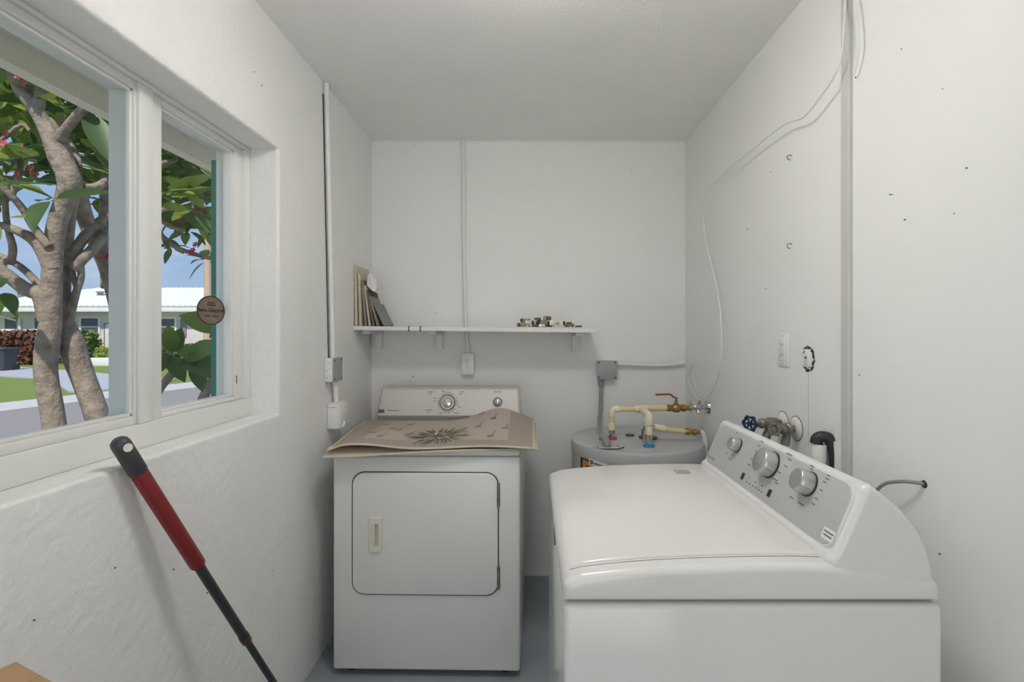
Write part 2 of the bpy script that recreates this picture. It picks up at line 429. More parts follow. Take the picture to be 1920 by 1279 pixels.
# ------------------------------------------------------------------ marks on walls: nails, hooks, pinholes (parts of the walls)
def wall_marks(wall, pts, proj, normal):
    for x, y, s in pts:
        s *= .62; c = proj(x, y); Mx = axis(c, normal)
        dx, dy = random.uniform(-.4, .4), random.uniform(-.4, .4)
        bm = lathe([(0, -.001), (s, -.001), (s*.9, .0015), (s*.35, .0035), (0, .004)], Mx @ Matrix.Rotation(dx, 4, 'Z') @ Matrix.Diagonal((1, .6+.3*random.random(), 1, 1)), 7)
        part('nail', bm, M['gap'], wall)
wall_marks(wr, [(1691, 92, .0022), (1670, 365, .004), (1674, 365, .0025), (1697, 412, .0045), (1813, 315, .0035), (1790, 400, .002), (1402, 430, .004),
                (1436, 541, .0035), (1763, 1039, .004), (1446, 322, .003), (1612, 703, .003), (1768, 167, .002), (1605, 145, .004)], PR, (-1, 0, 0))
wall_marks(wl, [(490, 160, .0035), (476, 135, .003), (605, 148, .003), (683, 244, .005), (388, 1112, .004), (510, 1070, .003), (215, 1065, .003), (325, 1068, .0035), (63, 1163, .003)], PL, (1, 0, 0))
wall_marks(wb, [(776, 271, .004), (818, 587, .005), (775, 706, .006), (985, 750, .005), (1183, 318, .004), (1184, 264, .004), (955, 323, .002), (1010, 915, .005), (700, 275, .003)], PB, (0, -1, 0))
for x, y in ((1485, 296), (1485, 462)):     # little cup hooks
    c = PR(x, y)
    pts = [c+Vector(v) for v in ((.002, 0, .008), (-.012, 0, .008), (-.016, 0, .002), (-.012, 0, -.006), (-.006, 0, -.006))]
    part('hook', tube(pts, .0017, seg=6, n=4), M['oldmetal'], wr)
# faint hairline crack below the cut-out
a, b = PR(1519, 703), PR(1513, 835)
part('crack', box((XR-.0004, (a.y+b.y)/2-.0008, b.z), (XR+.001, (a.y+b.y)/2+.0008, a.z)), mat('hairline', (176, 174, 170), .7), wr)

# ------------------------------------------------------------------ dryer
dang = -math.radians(1.1)
DW = .745
dry = thing('clothes_dryer', 'white front-loading clothes dryer with silver console under the shelf', 'dryer', P((622+976)/2, 620, 1.966)-Vector((0, 0, EYE)), dang)
h = DW/2
part('cabinet', box((-h, 0, .028), (h, .69, .877), .010, 3), M['enamel2'], dry, world=False)
part('top_panel', box((-h, -.002, .879), (h, .69, .907), .009, 3), M['enamel2'], dry, world=False)
for sx in (-1, 1):
    for yy in (.06, .63):
        part('foot', lathe([(0, 0), (.022, 0), (.022, .012), (.010, .014), (.010, .034), (0, .034)], Matrix.Translation((sx*(h-.06), yy, 0)), 14), M['dark'], dry, world=False)
# door
dx0, dx1, dz0, dz1 = -h+.076, -h+.662, .328, .818
def front(poly_w, poly_h, r, cx_, cz_, y0, y1, bev=.0): # rounded slab on the front, y0 back, y1 front(negative)
    Mf = Matrix(((1, 0, 0, cx_), (0, 0, -1, 0), (0, 1, 0, cz_), (0, 0, 0, 1)))
    return prism(rrect(poly_w, poly_h, r, 8), y0, y1, Mf, bev, 3, both=False)
dcx, dcz = (dx0+dx1)/2, (dz0+dz1)/2
part('door_gasket', front(dx1-dx0, dz1-dz0, .052, dcx, dcz, -.004, .0012), M['gap'], dry, world=False)
door = part('door', front(dx1-dx0-.008, dz1-dz0-.008, .049, dcx, dcz, -.004, .008, .006), M['enamel2'], dry, world=False)
hx, hz = -h+.174, .570
def ring_front(w, hh, r, iw, ih, ir, cx_, cz_, y0, y1):
    Mf = Matrix(((1, 0, 0, cx_), (0, 0, -1, 0), (0, 1, 0, cz_), (0, 0, 0, 1))); bm = NB()
    o_, i_ = rrect(w, hh, r, 5), rrect(iw, ih, ir, 5); o2 = offset_poly(o_, .004)
    R = [[bm.verts.new(Mf @ Vector((p[0], p[1], z))) for p in q] for q, z in ((o_, y0), (o_, y1-.004), (o2, y1), (i_, y1), (i_, y0))]
    n = len(o_)
    for a, b in zip(R, R[1:]):
        for k in range(n): bm.faces.new((a[k], a[(k+1) % n], b[(k+1) % n], b[k]))
    return bm
bm = ring_front(.054, .138, .010, .026, .088, .004, hx, hz, .007, .016)
hd = part('handle', bm, M['cream'], door, world=False)
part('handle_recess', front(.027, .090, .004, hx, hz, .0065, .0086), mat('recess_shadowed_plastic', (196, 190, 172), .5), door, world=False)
bm = NB(); add_box(bm, (hx-.013, -.0150, hz-.044), (hx-.003, -.0088, hz+.044), .002)
part('handle_grip', bm, M['cream'], door, world=False)
for z0, z1 in ((.682, .777), (.358, .448)):
    bm = NB(); add_box(bm, (dx1-.008, -.010, z0), (dx1+.004, .0, z1), .002)
    for k in range(3): add_lathe(bm, [(0, 0), (.0045, 0), (.0045, (z1-z0)/3-.002), (0, (z1-z0)/3-.002)], Matrix.Translation((dx1-.002, -.010, z0+k*(z1-z0)/3+.001)), 10)
    part('hinge', bm, M['oldmetal'], dry, world=False)
# console
prof = [(.545, .940), (.541, .948), (.543, .956), (.568, 1.075), (.577, 1.083), (.60, 1.086), (.685, 1.086), (.685, .908), (.575, .908), (.575, .936)]
bm = NB()
xsl = [(-h-.008, .014), (-h-.004, .006), (-h+.004, 0), (h-.028, 0), (h-.020, .006), (h-.016, .014)]
ringsx = []
for x, ins in xsl:
    q = offset_poly(prof, ins) if ins else [Vector(p) for p in prof]
    rg = []
    for (y, z) in q:
        k = max(0, (z-.94)/.15); sgn = 1 if x < 0 else -.35
        rg.append(bm.verts.new((x+sgn*k*.020, y, z)))
    ringsx.append(rg)
for a, b in zip(ringsx, ringsx[1:]):
    for k in range(len(prof)): bm.faces.new((a[k], a[(k+1) % len(prof)], b[(k+1) % len(prof)], b[k]))
bm.faces.new(ringsx[0]); bm.faces.new(ringsx[-1])
con = part('console', bm, M['silver'], dry, world=False, angle=30)
fd = Vector((0, .025, .119)).normalized(); fnrm = Vector((0, -.119, .025)).normalized()
def con_pt(px_, py_):      # pixel -> dryer-local point on the console face
    inv = ROOT[dry.name].inverted(); o_ = inv @ Vector((0, 0, EYE)); d_ = (inv.to_3x3() @ (P(px_, py_, 1)-Vector((0, 0, EYE))))
    p0 = Vector((0, .543, .956)); t = (p0-o_).dot(fnrm)/d_.dot(fnrm); return o_+d_*t
def con_M(px_, py_): return axis(con_pt(px_, py_), fnrm, (1, 0, 0))
k1 = con_M(839, 755)
part('dial_ring', lathe([(.040, 0), (.0425, 0), (.0425, .0012), (.040, .0012), (.040, 0)], k1, 40), M['ink'], con, world=False)
part('dial', lathe([(0, 0), (.036, 0), (.036, .005), (.0345, .007), (.031, .007), (.030, .004), (.026, .004), (.025, .016), (.021, .022), (.010, .0245), (0, .025)], k1, 36), M['chrome'], con, world=False)
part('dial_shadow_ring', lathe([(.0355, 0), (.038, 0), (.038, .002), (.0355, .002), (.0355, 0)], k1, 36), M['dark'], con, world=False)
bm = NB(); add_box(bm, (-.002, -.02, .0235), (.002, .02, .0275), .001, mat=k1 @ Matrix.Rotation(.5, 4, 'Z'))
part('dial_grip', bm, M['satin'], con, world=False)
bm = NB()
for k in range(26):
    if k % 7 == 3: continue
    a = 2*PI*k/26; r0, r1 = .047, .047+random.uniform(.004, .007)
    add_box(bm, (r0, -.0017, 0), (r1, .0017, .0006), mat=k1 @ Matrix.Rotation(a, 4, 'Z'))
part('dial_markings', bm, M['dark'], con, world=False)
k2 = con_M(933, 754)
part('knob', lathe([(0, 0), (.021, 0), (.021, .006), (.018, .016), (.010, .021), (0, .022)], k2, 28), M['chrome'], con, world=False)
part('knob_ring', lathe([(.021, 0), (.0235, 0), (.0235, .0015), (.021, .0015), (.021, 0)], k2, 28), M['dark'], con, world=False)
lg = con_M(715, 771)
bm = prism(rrect(.032, .016, .003, 3), 0, .0012, lg)
badge = part('badge', bm, M['dark'], con, world=False)
part('badge_lettering', text_bm('MAYTAG', .0085, lg @ Matrix.Translation((0, 0, .0014)), .0001), M['paper'], con, world=False)
bm = NB()
for px_, py_, w in ((807, 735, 13), (807, 739, 5), (866, 735, 8), (864, 739, 5), (933, 735, 16), (831, 734, 6), (816, 747, 6), (815, 752, 4), (804, 769, 14), (803, 773, 5), (856, 775, 10), (826, 775, 5), (737, 770, 23), (862, 763, 6)):
    mm = con_M(px_, py_); w_ = w*.0026/2
    add_box(bm, (-w_, -.0022, 0), (w_, .0022, .0004), mat=mm)
part('panel_print', bm, M['inkl'], con, world=False)['kind'] = 'stuff'

# ------------------------------------------------------------------ folded mat on the dryer
def mat_z(X, Y):            # height of the upper layer
    u = (X+.80)/.82; v = (Y-1.92)/.58
    z = .924
    z += .013*math.exp(-((u-.20)/.17)**2)*(1-v)                    # lifted front left
    z += .007*math.sin(u*9+.6)*(1-v)*.6
    z += .062*math.exp(-((u-.80)/.16)**2)*max(0, min(1, (v-.25)/.7))**1.3      # hump at the back right
    z += .012*math.exp(-((u-.62)/.05)**2)*v*.5
    z -= .022*max(0, (.10-u)/.10)*max(0, 1-v*1.6)
    return z
def mat_xy(u, v):
    xl = -.781-.036*v; xr = .020+.004*v
    return xl+(xr-xl)*u, 1.925+.575*v-(.012*math.sin(u*7)*(1-v))
fm = thing('folded_mat', 'folded beige floor mat with a large printed flower lying on the dryer', 'mat', (-.39, 2.2, .907))
def sheet(zf, th, nu, nv, xyf, mi_f):
    bm = NB(); G = [[None]*(nv+1) for _ in range(nu+1)]; H = [[None]*(nv+1) for _ in range(nu+1)]
    for i in range(nu+1):
        for j in range(nv+1):
            X, Y = xyf(i/nu, j/nv); z = zf(X, Y)
            G[i][j] = bm.verts.new((X, Y, z)); H[i][j] = bm.verts.new((X, Y, z-th))
    for i in range(nu):
        for j in range(nv):
            f = bm.faces.new((G[i][j], G[i+1][j], G[i+1][j+1], G[i][j+1])); f.material_index = mi_f((i+.5)/nu, (j+.5)/nv)
            bm.faces.new((H[i][j], H[i][j+1], H[i+1][j+1], H[i+1][j])).material_index = 2
    for i in range(nu):
        for j in (0, nv): bm.faces.new((G[i][j], G[i+1][j], H[i+1][j], H[i][j])).material_index = 2
    for j in range(nv):
        for i in (0, nu): bm.faces.new((G[i][j], G[i][j+1], H[i][j+1], H[i][j])).material_index = 2
    return bm
MM = [M['matborder'], M['matfield'], M['matback']]
part('upper_layer', sheet(mat_z, .004, 60, 40, mat_xy, lambda u, v: 1 if .125 < u < .865 and v > .20 else 0), MM, fm, angle=60)
def low_xy(u, v):
    xl = -.792-.02*v; xr = .034; f = 1.905+.045*u
    return xl+(xr-xl)*u, f+(2.49-f)*v
def low_z(X, Y):
    u = (X+.80)/.83; edge = 1.968-.03*u
    return .9125-(.021 if Y < edge else 0)*max(0, 1-u*1.25)*min(1, (edge-Y)/.045)
part('lower_layer', sheet(low_z, .004, 50, 30, low_xy, lambda u, v: 2), MM, fm, angle=60)
edge = [mat_xy(k/30, 0) for k in range(31)]+[mat_xy(1, k/14) for k in range(1, 15)]
part('piping', tube([(x, y, mat_z(x, y)-.002) for x, y in edge], .0042, seg=6, sm=False), M['matback'], fm)
e2 = [mat_xy(0, k/14) for k in range(15)]
part('piping', tube([(x, y, mat_z(x, y)-.002) for x, y in e2], .0042, seg=6, sm=False), M['matback'], fm)
edge2 = [low_xy(k/30, 0) for k in range(31)]+[low_xy(1, k/10) for k in range(1, 11)]
part('piping', tube([(x, y, low_z(x, y)-.002) for x, y in edge2], .0042, seg=6, sm=False), M['matback'], fm)
def on_mat(px_, py_):
    Y = 2.2
    for _ in range(30):
        p = P(px_, py_, Y); z = mat_z(p.x, p.y); Y = (EYE-z)*F/(py_-CY)
    return P(px_, py_, Y)
fc = on_mat(822, 818)
def petal(a, r0, r1, w, curve):
    bm = NB(); n = 9; L, R = [], []
    for k in range(n+1):
        t = k/n; r = r0+(r1-r0)*t; aa = a+curve*t*t
        wd = w*math.sin(PI*min(1, .12+.88*t))**.8*(1-.2*t)+.0006
        c = Vector((fc.x+r*math.cos(aa), fc.y+r*math.sin(aa)*1.35)); nn = Vector((-math.sin(aa), math.cos(aa)))
        for lst, s in ((L, 1), (R, -1)):
            q = c+nn*wd*s; lst.append(bm.verts.new((q.x, q.y, mat_z(q.x, q.y)+.0012+.0004*(w > .0062)+.0008*(w == .0035))))
    for k in range(n): bm.faces.new((L[k], L[k+1], R[k+1], R[k]))
    return bm
rnd = random.Random(3)
for k in range(60):
    a = 2*PI*k/60+rnd.uniform(-.06, .06)
    L = rnd.uniform(.09, .155)*(1.0 if abs(math.cos(a)) > .5 else .85)
    bm = petal(a, rnd.uniform(.008, .03), L, rnd.uniform(.0034, .0062), rnd.uniform(-.35, .35))
    if k % 3 == 0: a2 = a+.05; merge(bm, petal(a2, .02, L*.6, .004, .3))
    part('printed_petal', bm, M['petal'] if k % 3 else M['petal2'], fm)
for k in range(24):
    a = 2*PI*(k+.5)/24
    part('printed_petal', petal(a, .004, rnd.uniform(.045, .075), rnd.uniform(.006, .009), rnd.uniform(-.5, .5)), M['petal2'] if k % 2 else M['matback'], fm)
for k in range(16):
    part('printed_petal', petal(2*PI*k/16+.1, .0, rnd.uniform(.025, .055), .0035, rnd.uniform(-.6, .6)), M['petal'], fm)
for px_, py_ in ((724, 796), (768, 797), (735, 804), (748, 806), (700, 811), (712, 818), (765, 815), (876, 784), (903, 776), (925, 784), (897, 800), (947, 803), (868, 817), (920, 818)):
    c = on_mat(px_, py_); bm = NB()
    for a, ln, w in ((1.35, .085, .0030), (3.1, .016, .014), (.05, .016, .014)):
        d = Vector((math.cos(a), math.sin(a))); nn = Vector((-d.y, d.x)); q = []
        for t, s in ((0, 1), (.6, 1), (1, .1), (1, -.1), (.6, -1), (0, -1)):
            p = Vector((c.x, c.y))+d*ln*t+nn*w*s; q.append(bm.verts.new((p.x, p.y, mat_z(p.x, p.y)+.0012)))
        bm.faces.new(q)
    part('printed_sprig', bm, M['petal2'], fm)

# ------------------------------------------------------------------ washer
wx0, wx1, wy0, wy1 = .065, .756, .903, 1.60
ws = thing('washing_machine', 'white top-loading washing machine with grey control panel and three knobs', 'washer', ((wx0+wx1)/2, (wy0+wy1)/2, 0))
part('cabinet', box((wx0, wy0, .03), (wx1, wy1, .876), .010, 3), M['enamel'], ws)
for xx in (wx0+.06, wx1-.06):
    for yy in (wy0+.06, wy1-.06):
        part('foot', lathe([(0, 0), (.022, 0), (.022, .012), (.010, .014), (.010, .034), (0, .034)], Matrix.Translation((xx, yy, 0)), 14), M['dark'], ws)
tp = [(.064, .880), (.064, .908), (.068, .917), (.077, .924), (.10, .930), (.15, .936), (.22, .942), (.30, .946), (.40, .949), (.50, .950), (.56, .948), (.60, .944), (.70, .931), (.742, .924), (.753, .914), (.756, .880)]
def MY(): return MXZ
top = part('top', prism(tp, wy0+.001, wy1-.001, MXZ, .016, 6), M['enamel'], ws, angle=50)
def ztop(X):
    for (a, za), (b, zb_) in zip(tp[2:], tp[3:]):
        if a <= X <= b: return za+(zb_-za)*(X-a)/(b-a)
    return tp[3][1]
lx = [.078+(.556-.078)*k/24 for k in range(25)]
lp = [(x, ztop(x)+.005-(.004*max(0, (.10-x)/.022))) for x in lx]
lid_poly = lp+[(x, ztop(x)-.01) for x in reversed(lx)]
lid = part('lid', prism(lid_poly, wy0+.042, wy1-.020, MXZ, .008, 4), M['lid'], ws, angle=50)
# groove round the lid
for yy in (wy0+.036, wy1-.018):
    part('lid_seam', tube([(x, yy, ztop(x)+.0002) for x in lx], .0009, seg=6, sm=False), M['inkl'], ws)
# nameplate on the lid
c = P(1279, 885, 1); yv = 1.5
for _ in range(30):
    q = P(1279, 885, yv); yv = (EYE-(ztop(q.x)+.0055))*F/(885-CY)
q = P(1279, 885, yv); sl = (ztop(q.x+.02)-ztop(q.x-.02))/.04
Mn = axis(q, (-sl, 0, 1), (0, 1, 0))
part('nameplate', prism(rrect(.036, .042, .004, 3), -.001, .0012, Mn), M['greymetal'], lid)
# front emblem
q = P(1028, 1012, .065*F/37)
part('emblem', lathe([(0, 0), (.012, 0), (.012, .002), (0, .003)], axis((wx0-.0002, 1.22, .872), (-1, 0, 0)) @ Matrix.Diagonal((2.6, 1.6, 1, 1)), 20), M['ink'], ws)
# console
cp = [(.560, .895), (.550, .948), (.552, .958), (.558, .964), (.5645, .968), (.614, 1.082), (.622, 1.090), (.634, 1.091), (.655, 1.075), (.680, 1.055), (.703, 1.031), (.722, 1.006), (.735, .978), (.743, .950), (.747, .925), (.748, .895)]
con2 = part('console', prism(cp, wy0+.006, wy1-.006, MXZ, .016, 6), M['enamel'], ws, angle=35)
# control panel slab on the slanted face
pa, pb = Vector((.5645, 0, .968)), Vector((.614, 0, 1.082))
pd = (pb-pa).normalized(); pn = Vector((-pd.z, 0, pd.x))
pm_ = (pa+pb)/2; PC = Vector((pm_.x, (wy0+wy1)/2-.002, pm_.z))
Mp = Matrix((Vector((0, -1, 0)), pd, pn)).transposed().to_4x4(); Mp.translation = PC   # local x toward camera, y up the face, z out
pw_, ph_ = wy1-wy0-.050, (pb-pa).length+.002
part('panel_rim', prism(rrect(pw_+.010, ph_+.010, .034, 8), -.004, .003, Mp, .002), M['enamel'], con2)
pan = part('control_panel', prism(rrect(pw_, ph_, .030, 8), -.003, .0042, Mp, .001), M['panel'], con2)
def pan_uv(px_, py_):
    o_ = Vector((0, 0, EYE)); d_ = P(px_, py_, 1)-o_; p0 = PC+pn*.0042; t = (p0-o_).dot(pn)/d_.dot(pn); return o_+d_*t
def pan_M(px_, py_):
    m = Mp.copy(); m.translation = pan_uv(px_, py_); return m
for px_, py_, r, hh in ((1384, 836, .019, .026), (1446, 872, .031, .034), (1517, 908, .025, .032)):
    m = pan_M(px_, py_)
    kb = part('knob', lathe([(0, 0), (r*1.02, 0), (r*1.02, hh*.75), (r*.96, hh*.93), (r*.86, hh), (0, hh*1.01)], m, 36), M['satin'], con2)
    part('knob_skirt', lathe([(r*1.03, 0), (r*1.09, 0), (r*1.09, .003), (r*1.03, .003), (r*1.03, 0)], m, 36), M['dark'], con2)
    bm = NB(); add_box(bm, (r*.85, -.0016, hh*.3), (r*1.08, .0016, hh*.97), .0008, mat=m @ Matrix.Rotation(-.35, 4, 'Z'))
    part('knob_pointer', bm, M['chrome'], con2)
bm = text_bm('MAYTAG', .013, pan_M(1334, 859) @ Matrix.Rotation(0, 4, 'Z'), .0002)
part('panel_lettering', bm, M['ink'], con2)
def pbar(bm, px_, py_, w, t=.0024):
    add_box(bm, (-w/2, -t/2, 0), (w/2, t/2, .0005), mat=pan_M(px_, py_))
bm = NB()
for px_, py_, w in ((1382, 812, .010), (1362, 850, .014), (1368, 861, .020), (1429, 828, .014), (1423, 836, .012), (1417, 846, .009), (1409, 860, .008), (1405, 872, .016),
                    (1480, 852, .024), (1481, 862, .014), (1473, 874, .016), (1460, 885, .020), (1453, 899, .024), (1456, 906, .014),
                    (1523, 874, .014), (1522, 880, .010), (1554, 892, .010), (1551, 898, .013), (1546, 904, .012), (1540, 919, .010), (1531, 935, .009), (1525, 945, .010), (1484, 933, .016), (1502, 945, .022),
                    (1404, 895, .006), (1417, 904, .006), (1429, 911, .006)):
    pbar(bm, px_, py_, w)
part('panel_print', bm, M['ink'], con2)['kind'] = 'stuff'
for px_, py_ in ((1393, 893), (1443, 925)):
    m = pan_M(px_, py_); part('button', prism(rrect(.012, .018, .002, 3), 0, .0022, m, .0006), M['dark'], con2)
for k in range(6):
    m = pan_M(1400+k*5.7, 904+k*3.7); part('indicator_light', lathe([(0, 0), (.0016, 0), (.0016, .001), (0, .0012)], m, 10), M['dark'], con2)
m = pan_M(1553, 1003)
part('sticker', prism(rrect(.036, .022, .003, 3), 0, .0006, m), M['paper'], con2)
bm = NB()
for yy, w in ((.004, .028), (-.003, .024)): add_box(bm, (-w/2, yy-.0014, .0006), (w/2, yy+.0014, .0009), mat=m)
part('sticker_print', bm, M['ink'], con2)

# ------------------------------------------------------------------ water heater
HX, HY, HR, HZ = .52, 2.40, .31, .856
wh = thing('water_heater', 'grey cylindrical water heater standing in the corner behind the washer', 'water heater', (HX, HY, 0))
Mh = Matrix.Translation((HX, HY, 0))
part('tank', lathe([(0, .02), (HR-.01, .02), (HR, .03), (HR, HZ-.035), (HR-.001, HZ-.03), (0, HZ-.03)], Mh, 64), M['tank'], wh)
part('lid', lathe([(HR+.003, HZ-.05), (HR+.004, HZ-.012), (HR, HZ-.003), (HR-.008, HZ), (HR-.03, HZ-.004), (0, HZ-.002), (0, HZ-.03), (HR+.0005, HZ-.05), (HR+.003, HZ-.05)], Mh, 64), M['tank'], wh)
for a in (.5, 2.6, 4.7):
    part('foot', lathe([(0, 0), (.03, 0), (.03, .025), (0, .025)], Mh @ Matrix.Translation((.24*math.cos(a), .24*math.sin(a), 0)), 12), M['dark'], wh)
def curved(a0, a1, z0, z1, r, n=12, sk=0):      # patch on the tank, angles from the side facing the camera
    bm = NB(); A, B, C_, D = [], [], [], []
    for k in range(n+1):
        a = math.radians(a0+(a1-a0)*k/n); s = sk*k/n
        for lst, zz, rr in ((A, z0+s, r), (B, z1+s, r), (C_, z0+s, r-.002), (D, z1+s, r-.002)):
            lst.append(bm.verts.new((HX+rr*math.sin(a), HY-rr*math.cos(a), zz)))
    for k in range(n):
        bm.faces.new((A[k], A[k+1], B[k+1], B[k])); bm.faces.new((B[k], B[k+1], D[k+1], D[k])); bm.faces.new((A[k+1], A[k], C_[k], C_[k+1]))
    bm.faces.new((A[0], B[0], D[0], C_[0])); bm.faces.new((A[n], C_[n], D[n], B[n]))
    return bm
def head(px_, py_):         # pixel -> (angle, z) on tank front
    best = None
    for k in range(-89, 90):
        a = math.radians(k); X, Y = HX+HR*math.sin(a), HY-HR*math.cos(a); e_ = abs(CX+X*F/Y-px_)
        if best is None or e_ < best[0]: best = (e_, k, Y)
    return best[1], EYE-(py_-CY)/F*best[2]
a0, zz0 = head(1089, 857); a1, zz1 = head(1166, 868)
lab = part('warning_label', curved(a0, a1, zz0-.16, zz0, HR+.0012, 14, -.006), M['black'], wh)
b0, zb0 = head(1092, 860); b1, _ = head(1160, 868)
part('label_field', curved(b0, b1, zz0-.15, zz0-.006, HR+.0018, 14, -.006), M['orange'], wh)
c0, _ = head(1099, 868)
part('label_field', curved(c0, b1-3, zz0-.14, zz0-.027, HR+.0024, 14, -.006), M['black'], wh)
s0, sz = head(1105, 858); s1, _ = head(1139, 866)
part('label_sticker', curved(s0, s1, sz-.030, sz-.001, HR+.0032, 8, -.010), M['paper'], wh)
def on_tank(adeg, z, r):
    a = math.radians(adeg); n_ = Vector((math.sin(a), -math.cos(a), 0)); return axis(Vector((HX, HY, z))+n_*r, n_, (math.cos(a), math.sin(a), 0))
mm = on_tank(s0+(s1-s0)*.17, sz-.017, HR+.0034)
bm = NB(); add_lathe(bm, [(.004, 0), (.009, 0), (.009, .0008), (.004, .0008), (.004, 0)], mm, 18)
for t0 in (.34, .44, .54, .64, .74, .84):
    add_box(bm, (-.003, -.004, 0), (.003, .004, .0006), mat=on_tank(s0+(s1-s0)*t0, sz-.016-.010*t0, HR+.0034))
part('label_print', bm, M['black'], wh)
g0, gz = head(1222, 866); g1, _ = head(1264, 864)
part('rating_label', curved(g0, g1, gz-.15, gz, HR+.0012, 8, .003), M['paper'], wh)
part('rating_label_band', curved(g0, g1, gz-.004, gz+.0005, HR+.0018, 8, .003), M['ink'], wh)
def on_top(px_, py_, z=HZ): return P(px_, py_, (EYE-z)*F/(py_-CY))
# access plate with elbow
ap = on_top(1137, 841)
part('plate_gasket', prism([(-.088, -.021), (-.051, -.049), (.051, -.049), (.089, -.006), (.063, .038), (-.031, .048)], HZ-.008, HZ+.0005, Matrix.Translation((ap.x+.012, ap.y+.034, 0)) @ Matrix.Diagonal((.82, .82, 1, 1))), M['gap'], wh)
part('access_plate', prism([(-.085, -.02), (-.05, -.045), (.05, -.045), (.085, -.005), (.06, .035), (-.03, .045)], HZ-.008, HZ+.002, Matrix.Translation((ap.x+.012, ap.y+.034, 0)) @ Matrix.Diagonal((.82, .82, 1, 1)), .001), M['tank'], wh)
for dx, dy in ((-.035, .016), (.058, .034)):
    part('screw', lathe([(0, 0), (.005, 0), (.004, .003), (0, .003)], Matrix.Translation((ap.x+dx, ap.y+dy, HZ+.002)), 8), M['oldmetal'], wh)
# black discs (insulation plugs)
for px_, py_, r in ((1181, 816, .022), (1215, 820.5, .045)):
    c = on_top(px_, py_); part('plug', lathe([(0, -.004), (r, -.004), (r, .003), (0, .004)], Matrix.Translation((c.x, c.y, HZ)), 24), M['dark'], wh)
# paper notice on the lid
c = on_top(1200, 843)
part('lid_notice', prism([(-.06, -.03), (.05, -.04), (.06, .02), (-.03, .035)], HZ-.006, HZ+.0005, Matrix.Translation((c.x, c.y, 0))), mat('pale_notice', (186, 188, 188), .5), wh)
# stubs
hot, cold = on_top(1147, 822), on_top(1217, 836)
def stub(c, ring, h1):
    m = Matrix.Translation((c.x, c.y, HZ))
    part('collar', lathe([(0, -.006), (.026, -.006), (.026, .004), (.018, .009), (0, .009)], m, 20), ring, wh)
    part('nipple', lathe([(0, .0), (.0125, .0), (.0125, h1*.5), (.0155, h1*.5), (.0155, h1*.95), (.012, h1), (0, h1)], m, 18), M['chrome'], wh)
stub(hot, M['redring'], .050); stub(cold, M['bluering'], .060)

# ------------------------------------------------------------------ pipework over the heater
zp = .997; rP = .0125
pip = thing('water_pipe_assembly', 'cream plastic water pipes linking heater top to brass valve on wall', 'pipe', (hot.x, hot.y, HZ+.05))
def cyl(a, b, r, seg=14): return tube([a, b], r, seg=seg, sm=False)
ze = HZ+.046
yv = hot.y
part('riser', cyl((hot.x, yv, ze), (hot.x, yv, zp-.012), rP), M['cpvc'], pip)
part('coupling', cyl((hot.x, yv, ze-.004), (hot.x, yv, ze+.034), rP*1.35), M['cpvc2'], pip)
el = [(hot.x, yv, zp-.034), (hot.x, yv, zp-.012), (hot.x+.006, yv, zp-.004), (hot.x+.014, yv, zp), (hot.x+.036, yv, zp)]
part('elbow', tube(el, rP*1.35, seg=14, n=3), M['cpvc2'], pip)
xt = cold.x; xvalve = (1250-CX)/F*yv
part('run', cyl((hot.x+.02, yv, zp), (xt-.01, yv, zp), rP), M['cpvc'], pip)
part('run', cyl((xt+.01, yv, zp+.004), (xvalve+.01, yv, zp+.006), rP*1.12), M['cpvc'], pip)
bm = NB(); add_tube(bm, [(xt-.030, yv, zp), (xt+.030, yv, zp+.003)], rP*1.4, sm=False, seg=14); add_tube(bm, [(xt, yv, zp), (xt, (yv+cold.y)/2, zp-.002), (cold.x, cold.y+.012, zp-.006), (cold.x, cold.y, zp-.02), (cold.x, cold.y, zp-.045)], rP*1.35, seg=14, n=4)
part('tee', bm, M['cpvc2'], pip)
part('riser', cyl((cold.x, cold.y, ze+.012), (cold.x, cold.y, zp-.03), rP), M['cpvc'], pip)
part('coupling', cyl((cold.x, cold.y, ze+.006), (cold.x, cold.y, ze+.042), rP*1.35), M['cpvc2'], pip)
# brass ball valve
xb0, xb1 = xvalve, (1292-CX)/F*yv
zvv = zp+.006
bv = part('ball_valve', lathe([(0, 0), (.0165, 0), (.0165, .018), (.014, .022), (.014, .026), (.0215, .034), (.0225, .046), (.0215, .058), (.014, .066), (.014, .070), (.018, .074), (.018, .088), (.012, .092), (.012, xb1-xb0+.004), (0, xb1-xb0+.004)], axis((xb0, yv, zvv), (1, 0, 0)), 10), M['brass'], pip)
xs_ = xb0+.046
part('valve_stem', lathe([(0, 0), (.009, 0), (.009, .020), (.006, .022), (.006, .034), (.009, .034), (.009, .039), (0, .040)], Matrix.Translation((xs_, yv, zvv+.012)), 10), M['oldmetal'], pip)
bm = tube([(xs_+.006, yv, zvv+.046), (xs_-.012, yv, zvv+.052), (xs_-.026, yv, zvv+.064), (xs_-.045, yv, zvv+.066), (xs_-.10, yv, zvv+.064)], .0045, seg=8, n=4)
part('lever', bm, M['redplastic'], pip)
